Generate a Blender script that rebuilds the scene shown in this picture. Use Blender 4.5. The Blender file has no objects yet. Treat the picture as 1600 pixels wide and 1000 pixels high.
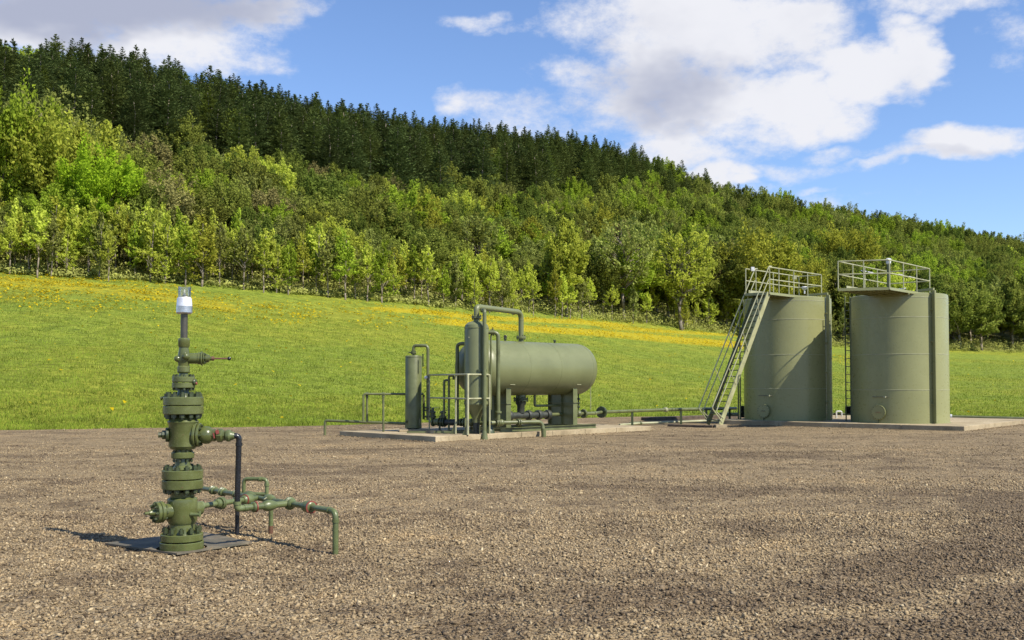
import bpy, math, random
import numpy as np
from mathutils import Vector, Matrix, noise

random.seed(7)
RNG = np.random.default_rng(11)
R = math.radians
scene = bpy.context.scene
col = scene.collection

# ------------------------------------------------------------------ camera
F = 1555.0
PITCH = math.atan(50 / F)
CAM = Vector((0, 0, 1.6))
cd = bpy.data.cameras.new('camera')
cam = bpy.data.objects.new('camera', cd)
col.objects.link(cam)
cam.location = CAM
cam.rotation_euler = (R(90) + PITCH, 0, 0)
cd.sensor_width = 36
cd.lens = 36 * F / 1600
cd.shift_y = 50 / 1600
cd.clip_start = 0.1
cd.clip_end = 5000
scene.camera = cam

# ------------------------------------------------------------------ light
SUN_DIR = Vector((0.81, -0.58, 0)).normalized() * math.cos(R(47)) + Vector((0, 0, math.sin(R(47))))
sd = bpy.data.lights.new('sun', 'SUN')
sd.energy = 5.0
sd.angle = R(0.53)
sd.color = (1.0, 0.93, 0.80)
sun = bpy.data.objects.new('sun', sd)
col.objects.link(sun)
sun.rotation_euler = SUN_DIR.to_track_quat('Z', 'Y').to_euler()
sun.location = (20, -20, 40)

vs = scene.view_settings
vs.view_transform = 'Standard'
vs.look = 'None'
vs.exposure = 0.66
vs.gamma = 1.0
vs.use_curve_mapping = False
scene.cycles.use_denoising = True
scene.cycles.max_bounces = 6
scene.cycles.diffuse_bounces = 3
scene.cycles.glossy_bounces = 3
scene.cycles.transmission_bounces = 6
scene.cycles.transparent_max_bounces = 8
scene.cycles.caustics_reflective = False
scene.cycles.caustics_refractive = False
scene.cycles.sample_clamp_indirect = 4


class NT:
    """small helper to write node trees"""
    def __init__(self, tree):
        self.t = tree
        self.n = tree.nodes
        self.l = tree.links

    def node(self, kind, **kw):
        nd = self.n.new(kind)
        for k, v in kw.items():
            setattr(nd, k, v)
        return nd

    def set(self, sock, v):
        if isinstance(v, bpy.types.NodeSocket):
            self.l.new(v, sock)
        elif v is not None:
            sock.default_value = v

    def math(self, op, a, b=None, c=None, clamp=False):
        nd = self.n.new('ShaderNodeMath')
        nd.operation = op
        nd.use_clamp = clamp
        self.set(nd.inputs[0], a)
        if b is not None:
            self.set(nd.inputs[1], b)
        if c is not None:
            self.set(nd.inputs[2], c)
        return nd.outputs[0]

    def mix(self, fac, a, b, mode='MIX'):
        nd = self.n.new('ShaderNodeMix')
        nd.data_type = 'RGBA'
        nd.blend_type = mode
        self.set(nd.inputs[0], fac)
        self.set(nd.inputs[6], a)
        self.set(nd.inputs[7], b)
        return nd.outputs[2]

    def noise(self, vec, scale, detail=4, rough=0.55, out=0, dist=0.0):
        nd = self.n.new('ShaderNodeTexNoise')
        nd.inputs['Scale'].default_value = scale
        nd.inputs['Detail'].default_value = detail
        nd.inputs['Roughness'].default_value = rough
        nd.inputs['Distortion'].default_value = dist
        if vec is not None:
            self.l.new(vec, nd.inputs['Vector'])
        return nd.outputs[out]

    def ramp(self, fac, stops, interp='LINEAR'):
        nd = self.n.new('ShaderNodeValToRGB')
        nd.color_ramp.interpolation = interp
        e = nd.color_ramp.elements
        while len(e) < len(stops):
            e.new(0.5)
        for i, (p, c) in enumerate(stops):
            e[i].position = p
            e[i].color = (c[0], c[1], c[2], 1) if not isinstance(c, (int, float)) else (c, c, c, 1)
        self.set(nd.inputs[0], fac)
        return nd.outputs[0]

    def mapr(self, v, a, b, c=0.0, d=1.0, smooth=True):
        nd = self.n.new('ShaderNodeMapRange')
        nd.interpolation_type = 'SMOOTHSTEP' if smooth else 'LINEAR'
        self.set(nd.inputs[0], v)
        nd.inputs[1].default_value = a
        nd.inputs[2].default_value = b
        nd.inputs[3].default_value = c
        nd.inputs[4].default_value = d
        return nd.outputs[0]


# ------------------------------------------------------------------ world: sky and clouds
world = bpy.data.worlds.new('World')
scene.world = world
world.use_nodes = True
W = NT(world.node_tree)
for nd in list(W.n):
    W.n.remove(nd)
sky = W.node('ShaderNodeTexSky', sky_type='NISHITA')
sky.sun_disc = False
sky.sun_elevation = R(47)
sky.sun_rotation = math.atan2(SUN_DIR.x, SUN_DIR.y)
sky.altitude = 300
sky.air_density = 1.0
sky.dust_density = 0.3
sky.ozone_density = 2.0
SKY_STRENGTH = 0.092
tc = W.node('ShaderNodeTexCoord')
sep = W.node('ShaderNodeSeparateXYZ')
W.l.new(tc.outputs['Generated'], sep.inputs[0])
X, Y, Z = sep.outputs
front = W.mapr(Y, 0.15, 0.35)
ysafe = W.math('MAXIMUM', Y, 0.12)
dirv = tc.outputs['Generated']
st = W.node('ShaderNodeMapping')
st.inputs['Scale'].default_value = (1, 1, 1.7)
W.l.new(dirv, st.inputs['Vector'])
sv = st.outputs[0]
warp = W.node('ShaderNodeTexNoise')
warp.inputs['Scale'].default_value = 7
warp.inputs['Detail'].default_value = 4
warp.inputs['Roughness'].default_value = 0.6
W.l.new(sv, warp.inputs['Vector'])
wsep = W.node('ShaderNodeSeparateColor')
W.l.new(warp.outputs['Color'], wsep.inputs[0])
U = W.math('ADD', W.math('DIVIDE', X, ysafe), W.math('MULTIPLY', W.math('SUBTRACT', wsep.outputs[0], 0.5), 0.17))
V = W.math('ADD', W.math('DIVIDE', Z, ysafe), W.math('MULTIPLY', W.math('SUBTRACT', wsep.outputs[1], 0.5), 0.10))


def blob(px, py, rx, ry, s=1.0):
    cu, cv = (px - 800) / F, (600 - py) / F
    a = W.math('MULTIPLY', W.math('SUBTRACT', U, cu), F / rx)
    b = W.math('MULTIPLY', W.math('SUBTRACT', V, cv), F / ry)
    d = W.math('ADD', W.math('MULTIPLY', a, a), W.math('MULTIPLY', b, b))
    return W.math('MULTIPLY', W.math('SUBTRACT', 1.0, d), s)


def blobs(lst):
    m = None
    for b in lst:
        o = W.math('MAXIMUM', blob(*b), -1.0)
        m = o if m is None else W.math('MAXIMUM', m, o)
    return m


body = blobs([
    (1045, 95, 112, 105), (1120, 40, 230, 90), (1080, 150, 190, 75), (1230, 150, 140, 50), (1270, 20, 110, 40, .7),
    (1350, 95, 120, 55), (1430, 80, 50, 60, .9), (1050, 225, 130, 45, .8), (1120, 262, 85, 32, .95), (1170, 275, 30, 16, .8),
    (1500, 222, 160, 34), (1390, 238, 80, 14, .55), (1260, 250, 90, 22, .35), (1290, 220, 40, 16, .35), (1290, 297, 30, 9, .25),
    (1470, 10, 85, 20, .35), (1590, 65, 34, 26, .15),
    (150, 10, 330, 62), (260, 70, 160, 50, .8), (380, 5, 150, 26, .8), (370, 80, 80, 32, .4), (90, 45, 170, 34), (380, 110, 60, 18, .3),
    (765, 18, 60, 20, .4), (838, 40, 40, 12, .2), (716, 168, 34, 20, .3), (850, 178, 85, 22, .12), (900, 165, 60, 22, .15),
    (1100, 330, 200, 30, .2),
    (-500, 100, 300, 60), (2150, 120, 260, 60), (600, -300, 300, 70), (1500, -250, 260, 80), (-250, -260, 260, 70),
])
body = W.math('ADD', W.math('MULTIPLY', body, front), W.math('MULTIPLY', W.math('SUBTRACT', 1.0, front), -1.0))
# elsewhere: scattered clouds of the same kind
far_n = W.noise(sv, 2.6, 5, 0.55)
else_m = W.math('MULTIPLY', W.math('SUBTRACT', far_n, 0.66), 6.0)
else_m = W.math('ADD', W.math('MULTIPLY', else_m, W.math('SUBTRACT', 1.0, front)), W.math('MULTIPLY', front, -1.0))
dens0 = W.math('MAXIMUM', body, else_m)
fine = W.noise(sv, 15, 10, 0.68)
dens = W.math('ADD', dens0, W.math('MULTIPLY', W.math('SUBTRACT', fine, 0.5), 2.6))
mask = W.mapr(dens, -0.30, 0.80)
grey = blobs([(1050, 125, 150, 80, .85), (980, 110, 70, 60, .5), (1080, 185, 80, 30, .6), (150, 0, 400, 75, 1.4), (1500, 240, 150, 15, .5),
              (2150, 130, 200, 40, .8), (-500, 110, 200, 40, .8)])
grey = W.math('MAXIMUM', grey, 0.0)
grey = W.math('ADD', grey, W.math('MULTIPLY', W.math('SUBTRACT', W.noise(sv, 9, 4, .55), 0.52), 1.5))
grey = W.mapr(grey, -0.1, 1.15)
ccol = W.mix(grey, (0.93, 0.94, 1.0, 1), (0.47, 0.51, 0.66, 1))
skyc = W.mix(1.0, sky.outputs[0], (1.02, 1.12, 1.32, 1), 'MULTIPLY')
bg1 = W.node('ShaderNodeBackground')
W.l.new(skyc, bg1.inputs[0])
bg1.inputs[1].default_value = SKY_STRENGTH
bg2 = W.node('ShaderNodeBackground')
W.l.new(ccol, bg2.inputs[0])
bg2.inputs[1].default_value = 0.59
mx = W.node('ShaderNodeMixShader')
W.l.new(mask, mx.inputs[0])
W.l.new(bg1.outputs[0], mx.inputs[1])
W.l.new(bg2.outputs[0], mx.inputs[2])
wo = W.node('ShaderNodeOutputWorld')
W.l.new(mx.outputs[0], wo.inputs[0])

# ------------------------------------------------------------------ pixel helpers (only used to find world positions)
FWD = Vector((0, math.cos(PITCH), math.sin(PITCH)))
UPV = Vector((0, -math.sin(PITCH), math.cos(PITCH)))


def ray(px, py):
    return FWD * F + UPV * (550 - py) + Vector((1, 0, 0)) * (px - 800)


def at(px, py, y):
    d = ray(px, py)
    return CAM + d * (y / d.y)


def ground(px, py, z=0.0):
    d = ray(px, py)
    return CAM + d * ((z - CAM.z) / d.z)


# ------------------------------------------------------------------ materials
def new_mat(name):
    m = bpy.data.materials.new(name)
    m.use_nodes = True
    t = NT(m.node_tree)
    bsdf = t.n['Principled BSDF']
    return m, t, bsdf


def ocoord(t, which='Object'):
    return t.node('ShaderNodeTexCoord').outputs[which]


def wpos(t):
    return t.node('ShaderNodeNewGeometry').outputs['Position']


def paint(name, c, rough=0.42, dirt=0.35, scale=3.0, metallic=0.0, rust=0.0, spec=0.5, vary=1.0):
    c = tuple(x * 0.665 for x in c)
    m, t, b = new_mat(name)
    p = wpos(t)
    n1 = t.noise(p, scale, 5, 0.6)
    n2 = t.noise(p, scale * 9, 4, 0.6)
    mp = t.node('ShaderNodeMapping')
    mp.inputs['Scale'].default_value = (9, 9, 0.7)
    t.l.new(p, mp.inputs['Vector'])
    streak = t.noise(mp.outputs[0], 1.6, 4, 0.6)
    dark = tuple(x * (1 - 0.28 * vary) for x in c)
    light = tuple(min(1, x * (1 + 0.22 * vary) + 0.012 * vary) for x in c)
    cc = t.ramp(n1, [(0.3, dark), (0.5, c), (0.72, light)])
    cc = t.mix(t.math('MULTIPLY', t.mapr(streak, 0.55, 0.75), dirt), cc, (c[0] * .62 + .02, c[1] * .56 + .012, c[2] * .55, 1))
    if rust > 0:
        cc = t.mix(t.mapr(n2, 0.66 - rust * .12, 0.74 - rust * .12), cc, (0.12, 0.05, 0.025, 1))
    t.l.new(cc, b.inputs['Base Color'])
    t.l.new(t.mapr(n2, 0.3, 0.7, rough - 0.08, rough + 0.14, False), b.inputs['Roughness'])
    b.inputs['Metallic'].default_value = metallic
    b.inputs['Specular IOR Level'].default_value = spec
    bp = t.node('ShaderNodeBump')
    bp.inputs['Strength'].default_value = 0.08
    bp.inputs['Distance'].default_value = 0.02
    t.l.new(n2, bp.inputs['Height'])
    t.l.new(bp.outputs[0], b.inputs['Normal'])
    return m


M = {}
M['tank'] = paint('tank_paint', (0.335, 0.342, 0.150), 0.30, 0.10, 0.9, vary=0.35)
M['vessel'] = paint('vessel_paint', (0.205, 0.225, 0.10), 0.36, 0.12, 1.2, vary=0.4)
M['pipe'] = paint('pipe_paint', (0.155, 0.175, 0.07), 0.38, 0.3, 3.0)
M['well'] = paint('wellhead_paint', (0.125, 0.148, 0.048), 0.19, 0.45, 6.0, rust=0.12)
M['line'] = paint('flowline_paint', (0.145, 0.18, 0.068), 0.34, 0.4, 6.0, rust=0.05)
M['bolt'] = paint('bolt_paint', (0.055, 0.075, 0.028), 0.35, 0.3, 12.0, rust=0.3)
M['rail'] = paint('rail_paint', (0.47, 0.47, 0.28), 0.42, 0.2, 3.0)
M['grate'] = paint('grating_paint', (0.11, 0.12, 0.065), 0.5, 0.2, 3.0)
M['stair'] = paint('stair_paint', (0.45, 0.45, 0.24), 0.42, 0.2, 3.0)
M['dark'] = paint('dark_wrap', (0.040, 0.046, 0.034), 0.5, 0.3, 5.0)
M['black'] = paint('black_pipe_paint', (0.012, 0.014, 0.02), 0.22, 0.15, 5.0)
M['rusty'] = paint('rusted_steel', (0.16, 0.07, 0.035), 0.6, 0.5, 9.0, rust=0.4)
M['bare'] = paint('bare_steel', (0.16, 0.15, 0.12), 0.38, 0.5, 8.0, metallic=0.7, rust=0.1)
M['red'] = paint('red_tag', (0.26, 0.05, 0.035), 0.5, 0.4, 20.0, rust=0.5)
M['silver'] = paint('aluminium', (0.72, 0.73, 0.75), 0.28, 0.15, 8.0, metallic=0.85)
M['white'] = paint('white_cap', (0.78, 0.79, 0.80), 0.35, 0.1, 8.0)
M['sleeve'] = paint('frosted_silver', (1.1, 1.12, 1.16), 0.38, 0.05, 8.0, metallic=0.45)
M['copper'] = paint('copper_tube', (0.62, 0.26, 0.10), 0.3, 0.2, 8.0, metallic=0.6)
M['weld'] = paint('weld_bead', (0.47, 0.47, 0.29), 0.35, 0.1, 5.0)

m = bpy.data.materials.new('clear_glass')
m.use_nodes = True
t = NT(m.node_tree)
for nd in list(t.n):
    t.n.remove(nd)
tr_ = t.node('ShaderNodeBsdfTransparent')
tr_.inputs[0].default_value = (0.90, 0.91, 0.88, 1)
gl_ = t.node('ShaderNodeBsdfGlossy')
gl_.inputs['Roughness'].default_value = 0.08
gl_.inputs[0].default_value = (0.9, 0.9, 0.9, 1)
lw_ = t.node('ShaderNodeLayerWeight')
lw_.inputs[0].default_value = 0.35
mx_ = t.node('ShaderNodeMixShader')
t.l.new(t.math('MULTIPLY_ADD', lw_.outputs['Fresnel'], 0.7, 0.08), mx_.inputs[0])
t.l.new(tr_.outputs[0], mx_.inputs[1])
t.l.new(gl_.outputs[0], mx_.inputs[2])
mo_ = t.node('ShaderNodeOutputMaterial')
t.l.new(mx_.outputs[0], mo_.inputs[0])
M['glass'] = m

# plate: dark rusty steel
m, t, b = new_mat('cellar_plate_steel')
p = wpos(t)
n1 = t.noise(p, 3.2, 6, 0.65)
n2 = t.noise(p, 22, 5, 0.6)
c1 = t.ramp(n1, [(0.32, (0.055, 0.055, 0.042)), (0.5, (0.10, 0.088, 0.062)), (0.66, (0.17, 0.14, 0.095))])
c1 = t.mix(t.mapr(n2, 0.55, 0.7), c1, (0.10, 0.055, 0.03, 1))
t.l.new(c1, b.inputs['Base Color'])
b.inputs['Roughness'].default_value = 0.7
M['plate'] = m

# concrete
m, t, b = new_mat('weathered_concrete')
p = wpos(t)
n1 = t.noise(p, 1.1, 6, 0.65)
n2 = t.noise(p, 14, 5, 0.65)
n3 = t.noise(p, 90, 3, 0.6)
c1 = t.ramp(n1, [(0.3, (0.211, 0.163, 0.092)), (0.5, (0.343, 0.273, 0.163)), (0.7, (0.440, 0.361, 0.233))])
c1 = t.mix(t.math('MULTIPLY', t.mapr(n2, 0.5, 0.72), 0.5), c1, (0.152, 0.120, 0.082, 1))
c1 = t.mix(0.35, c1, t.ramp(n3, [(0.35, 0.12), (0.65, 0.62)]), 'OVERLAY')
t.l.new(c1, b.inputs['Base Color'])
b.inputs['Roughness'].default_value = 0.85
bp = t.node('ShaderNodeBump')
bp.inputs['Strength'].default_value = 0.5
bp.inputs['Distance'].default_value = 0.01
t.l.new(n3, bp.inputs['Height'])
t.l.new(bp.outputs[0], b.inputs['Normal'])
M['concrete'] = m

m, t, b = new_mat('old_timber')
p = wpos(t)
c1 = t.ramp(t.noise(p, 5, 6, 0.7), [(0.3, (0.035, 0.025, 0.018)), (0.7, (0.11, 0.08, 0.055))])
t.l.new(c1, b.inputs['Base Color'])
b.inputs['Roughness'].default_value = 0.9
M['timber'] = m

GRAVEL_STOPS = [(0.0, (0.067, 0.046, 0.025)), (0.2, (0.154, 0.111, 0.063)), (0.42, (0.250, 0.184, 0.101)),
                (0.64, (0.331, 0.249, 0.139)), (0.82, (0.210, 0.163, 0.105)), (0.96, (0.371, 0.289, 0.169)), (1.0, (0.461, 0.376, 0.235))]


def gravel_big(t, p):
    """large tone differences of the yard: noise and darker oval patches (1 = pale)"""
    mp = t.node('ShaderNodeMapping')
    mp.inputs['Scale'].default_value = (0.35, 1.0, 1.0)
    mp.inputs['Rotation'].default_value = (0, 0, 0.12)
    t.l.new(p, mp.inputs['Vector'])
    a = t.noise(mp.outputs[0], 0.38, 5, 0.62)
    b_ = t.noise(p, 1.3, 4, 0.6)
    tot = t.math('ADD', t.math('MULTIPLY', a, 0.5), t.math('MULTIPLY', b_, 0.5))
    # darker oval patches of the yard (centre x, y, half length, half width, turn)
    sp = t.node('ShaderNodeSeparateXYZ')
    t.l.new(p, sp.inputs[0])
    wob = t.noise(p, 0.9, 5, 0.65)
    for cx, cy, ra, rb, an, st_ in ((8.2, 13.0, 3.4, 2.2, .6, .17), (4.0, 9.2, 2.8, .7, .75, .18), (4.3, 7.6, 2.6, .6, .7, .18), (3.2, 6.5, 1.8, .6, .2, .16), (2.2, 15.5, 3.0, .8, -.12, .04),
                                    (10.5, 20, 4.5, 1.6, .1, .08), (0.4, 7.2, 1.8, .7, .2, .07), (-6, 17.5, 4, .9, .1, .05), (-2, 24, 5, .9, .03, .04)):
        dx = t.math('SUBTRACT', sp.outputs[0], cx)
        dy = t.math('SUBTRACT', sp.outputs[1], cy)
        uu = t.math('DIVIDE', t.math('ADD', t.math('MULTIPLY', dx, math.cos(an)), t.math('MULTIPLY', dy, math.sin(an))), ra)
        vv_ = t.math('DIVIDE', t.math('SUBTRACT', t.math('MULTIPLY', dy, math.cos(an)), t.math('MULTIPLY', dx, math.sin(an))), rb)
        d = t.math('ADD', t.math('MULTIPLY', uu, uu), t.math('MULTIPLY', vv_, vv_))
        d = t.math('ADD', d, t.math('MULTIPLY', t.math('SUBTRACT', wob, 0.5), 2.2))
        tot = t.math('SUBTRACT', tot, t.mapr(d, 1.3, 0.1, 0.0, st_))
    return tot


m, t, b = new_mat('gravel_bed')
p = wpos(t)
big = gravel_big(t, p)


def vor(scale, out, rnd=1.0):
    v = t.node('ShaderNodeTexVoronoi')
    v.inputs['Scale'].default_value = scale
    v.inputs['Randomness'].default_value = rnd
    mpn = t.node('ShaderNodeMapping')
    mpn.inputs['Scale'].default_value = (1, 1, 0.01)
    t.l.new(wn, mpn.inputs['Vector'])
    t.l.new(mpn.outputs[0], v.inputs['Vector'])
    return v.outputs[out]


wnn = t.node('ShaderNodeTexNoise')
wnn.inputs['Scale'].default_value = 25
t.l.new(p, wnn.inputs['Vector'])
vm = t.node('ShaderNodeVectorMath', operation='SCALE')
t.l.new(wnn.outputs['Color'], vm.inputs[0])
vm.inputs['Scale'].default_value = 0.03
va = t.node('ShaderNodeVectorMath', operation='ADD')
t.l.new(p, va.inputs[0])
t.l.new(vm.outputs[0], va.inputs[1])
wn = va.outputs[0]
cellc = t.node('ShaderNodeSeparateColor')
t.l.new(vor(34, 'Color'), cellc.inputs[0])
cellc2 = t.node('ShaderNodeSeparateColor')
t.l.new(vor(11, 'Color'), cellc2.inputs[0])
d1 = vor(34, 'Distance')
d2 = vor(11, 'Distance')
rnd = t.math('ADD', t.math('MULTIPLY', cellc.outputs[0], 0.62), t.math('MULTIPLY', cellc2.outputs[1], 0.38))
cg = t.ramp(rnd, GRAVEL_STOPS)
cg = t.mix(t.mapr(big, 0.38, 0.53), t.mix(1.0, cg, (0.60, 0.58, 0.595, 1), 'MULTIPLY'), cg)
cg = t.mix(t.mapr(big, 0.52, 0.66), cg, t.mix(1.0, cg, (1.25, 1.2, 1.12, 1), 'MULTIPLY'))
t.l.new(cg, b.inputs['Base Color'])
b.inputs['Roughness'].default_value = 0.9
b.inputs['Specular IOR Level'].default_value = 0.2
hgt = t.math('ADD', t.math('MULTIPLY', d1, -1.0), t.math('MULTIPLY', d2, -0.8))
hgt = t.math('ADD', hgt, t.math('MULTIPLY', t.noise(p, 7, 5, 0.7), 2.0))
bp = t.node('ShaderNodeBump')
bp.inputs['Strength'].default_value = 1.0
bp.inputs['Distance'].default_value = 0.035
t.l.new(hgt, bp.inputs['Height'])
t.l.new(bp.outputs[0], b.inputs['Normal'])
M['gravel'] = m

m, t, b = new_mat('gravel_stone')
p = wpos(t)
at_ = t.node('ShaderNodeAttribute', attribute_name='var')
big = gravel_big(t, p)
cg = t.ramp(at_.outputs['Fac'], GRAVEL_STOPS)
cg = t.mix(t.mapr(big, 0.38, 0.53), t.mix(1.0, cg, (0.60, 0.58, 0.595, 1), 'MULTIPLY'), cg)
cg = t.mix(t.mapr(big, 0.52, 0.66), cg, t.mix(1.0, cg, (1.25, 1.2, 1.12, 1), 'MULTIPLY'))
cg = t.mix(0.25, cg, t.ramp(t.noise(p, 120, 3, 0.6), [(0.3, 0.2), (0.7, 0.75)]), 'OVERLAY')
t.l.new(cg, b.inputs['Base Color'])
b.inputs['Roughness'].default_value = 0.8
b.inputs['Specular IOR Level'].default_value = 0.3
M['stone'] = m

# meadow
m, t, b = new_mat('meadow_turf')
p = wpos(t)
bl = t.node('ShaderNodeAttribute', attribute_name='bloom')
wd = t.node('ShaderNodeAttribute', attribute_name='wood')
n1 = t.noise(p, 0.09, 5, 0.6)
n2 = t.noise(p, 1.1, 6, 0.7)
n3 = t.noise(p, 11, 5, 0.75)
mpg = t.node('ShaderNodeMapping')
mpg.inputs['Scale'].default_value = (0.4, 1.2, 1)
t.l.new(p, mpg.inputs['Vector'])
n4 = t.noise(mpg.outputs[0], 2.5, 6, 0.75)
g = t.ramp(n2, [(0.30, (0.115, 0.162, 0.019)), (0.5, (0.175, 0.225, 0.026)), (0.68, (0.235, 0.275, 0.036))])
g = t.mix(t.mapr(n1, 0.42, 0.62), g, t.mix(1.0, g, (1.2, 1.05, 0.95, 1), 'MULTIPLY'))
g = t.mix(t.math('MULTIPLY', t.mapr(n4, 0.55, 0.72), 0.45), g, (0.24, 0.23, 0.055, 1))
g = t.mix(0.75, g, t.ramp(n3, [(0.30, 0.16), (0.68, 0.82)]), 'OVERLAY')
g = t.mix(0.5, g, t.ramp(n4, [(0.36, 0.14), (0.62, 0.8)]), 'OVERLAY')
yn = t.math('ADD', t.math('MULTIPLY', t.noise(mpg.outputs[0], 3.0, 6, 0.75), 0.7), t.math('MULTIPLY', t.noise(p, 9, 3, .7), 0.3))
ym = t.mapr(t.math('ADD', yn, t.math('MULTIPLY', t.math('SUBTRACT', bl.outputs['Fac'], 0.5), 0.42)), 0.52, 0.60)
ym = t.math('MULTIPLY', ym, t.mapr(bl.outputs['Fac'], 0.03, 0.3))
g = t.mix(t.math('MULTIPLY', ym, 0.55), g, (0.52, 0.38, 0.012, 1))
fl = t.ramp(t.noise(p, 2.2, 6, 0.7), [(0.35, (0.12, 0.12, 0.045)), (0.55, (0.20, 0.19, 0.075)), (0.75, (0.27, 0.21, 0.11))])
g = t.mix(wd.outputs['Fac'], g, fl)
t.l.new(g, b.inputs['Base Color'])
b.inputs['Roughness'].default_value = 0.9
b.inputs['Specular IOR Level'].default_value = 0.15
bp = t.node('ShaderNodeBump')
bp.inputs['Strength'].default_value = 1.0
bp.inputs['Distance'].default_value = 0.12
t.l.new(t.math('ADD', n3, t.math('MULTIPLY', n4, 1.4)), bp.inputs['Height'])
t.l.new(bp.outputs[0], b.inputs['Normal'])
M['meadow'] = m


def leafy(name, c, spread=0.35, trans=0.35, hue=0.04, attr=True):
    """foliage: colour differs a little from leaf to leaf and from tree to tree"""
    c = tuple(x * 0.665 for x in c)
    m = bpy.data.materials.new(name)
    m.use_nodes = True
    t = NT(m.node_tree)
    for nd in list(t.n):
        t.n.remove(nd)
    oi = t.node('ShaderNodeObjectInfo')
    va = t.node('ShaderNodeAttribute', attribute_name='var')
    v1 = t.math('MULTIPLY_ADD', va.outputs['Fac'], spread * 2, 1 - spread)
    v2 = t.math('MULTIPLY_ADD', oi.outputs['Random'], 0.44, 0.78)
    hs = t.node('ShaderNodeHueSaturation')
    t.l.new(t.math('MULTIPLY_ADD', oi.outputs['Random'], hue * .8, 0.5 - hue * .4), hs.inputs['Hue'])
    hs.inputs['Saturation'].default_value = 1.0
    t.l.new(t.math('MULTIPLY', v1, v2), hs.inputs['Value'])
    hs.inputs['Color'].default_value = (c[0], c[1], c[2], 1)
    df = t.node('ShaderNodeBsdfDiffuse')
    tr = t.node('ShaderNodeBsdfTranslucent')
    t.l.new(hs.outputs[0], df.inputs[0])
    t.l.new(hs.outputs[0], tr.inputs[0])
    mx = t.node('ShaderNodeMixShader')
    mx.inputs[0].default_value = trans
    t.l.new(df.outputs[0], mx.inputs[1])
    t.l.new(tr.outputs[0], mx.inputs[2])
    out = t.node('ShaderNodeOutputMaterial')
    t.l.new(mx.outputs[0], out.inputs[0])
    return m


M['leaf_lime'] = leafy('leaf_lime', (0.68, 0.76, 0.11), 0.35, 0.5, 0.012)
M['leaf_bright'] = leafy('leaf_bright', (0.37, 0.49, 0.05), 0.35, 0.42, 0.008)
M['leaf_gold'] = leafy('leaf_gold', (0.45, 0.46, 0.06), 0.35, 0.42, 0.015)
M['leaf_green'] = leafy('leaf_green', (0.29, 0.33, 0.062), 0.35, 0.38, 0.02)
M['leaf_deep'] = leafy('leaf_deep', (0.19, 0.25, 0.045), 0.35, 0.35, 0.02)
M['leaf_vivid'] = leafy('leaf_vivid', (0.38, 0.56, 0.035), 0.3, 0.45, 0.0)
M['leaf_olive'] = leafy('leaf_olive', (0.33, 0.365, 0.09), 0.4, 0.35, 0.02)
M['leaf_brown'] = leafy('leaf_brown', (0.34, 0.31, 0.11), 0.4, 0.3, 0.02)
M['needle'] = leafy('needle_dark', (0.115, 0.155, 0.05), 0.35, 0.2, 0.015)
M['needle2'] = leafy('needle_mid', (0.15, 0.19, 0.052), 0.35, 0.2, 0.02)
M['blade'] = leafy('grass_blade', (0.315, 0.405, 0.055), 0.45, 0.45, 0.0)
M['flower'] = leafy('yellow_petal', (0.80, 0.60, 0.02), 0.2, 0.3, 0.0)
M['brush'] = leafy('undergrowth_leaf', (0.42, 0.44, 0.12), 0.5, 0.35, 0.0)

m, t, b = new_mat('bark')
oi = t.node('ShaderNodeObjectInfo')
p = ocoord(t)
c1 = t.ramp(t.noise(p, 6, 4, .6), [(0.3, (0.08, 0.068, 0.052)), (0.7, (0.19, 0.165, 0.13))])
c1 = t.mix(oi.outputs['Random'], c1, t.mix(1.0, c1, (1.7, 1.6, 1.5, 1), 'MULTIPLY'))
t.l.new(c1, b.inputs['Base Color'])
b.inputs['Roughness'].default_value = 0.9
M['bark'] = m


# ------------------------------------------------------------------ mesh helpers
def np_mesh(name, verts, faces, attrs=None, smooth=False):
    verts = np.asarray(verts, dtype=np.float32)
    faces = np.asarray(faces, dtype=np.int32)
    me = bpy.data.meshes.new(name)
    n, k = faces.shape
    me.vertices.add(len(verts))
    me.vertices.foreach_set('co', verts.ravel())
    me.loops.add(n * k)
    me.loops.foreach_set('vertex_index', faces.ravel())
    me.polygons.add(n)
    me.polygons.foreach_set('loop_start', np.arange(0, n * k, k, dtype=np.int32))
    me.polygons.foreach_set('loop_total', np.full(n, k, dtype=np.int32))
    if attrs:
        for an, (dom, arr) in attrs.items():
            a = me.attributes.new(an, 'FLOAT', dom)
            a.data.foreach_set('value', np.asarray(arr, dtype=np.float32))
    me.update(calc_edges=True)
    if smooth:
        me.polygons.foreach_set('use_smooth', np.ones(n, dtype=bool))
    return me


def link(name, me, mat=None, parent=None, kind=None):
    o = bpy.data.objects.new(name, me)
    col.objects.link(o)
    if mat is not None and me is not None and len(me.materials) == 0:
        me.materials.append(mat)
    if parent is not None:
        o.parent = parent
    if kind:
        o['kind'] = kind
    return o


def thing(name, label, cat, loc, group=None):
    o = bpy.data.objects.new(name, None)
    col.objects.link(o)
    o.location = loc
    o.empty_display_size = 0.3
    o['label'] = label
    o['category'] = cat
    if group:
        o['group'] = group
    return o


def tag(o, label, cat, group=None):
    o['label'] = label
    o['category'] = cat
    if group:
        o['group'] = group
    return o


def root_of(o):
    while o.parent is not None:
        o = o.parent
    return o


def frame_of(axis):
    a = Vector(axis).normalized()
    ref = Vector((0, 0, 1)) if abs(a.z) < 0.95 else Vector((1, 0, 0))
    u = a.cross(ref).normalized()
    v = a.cross(u).normalized()
    return a, u, v


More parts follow.
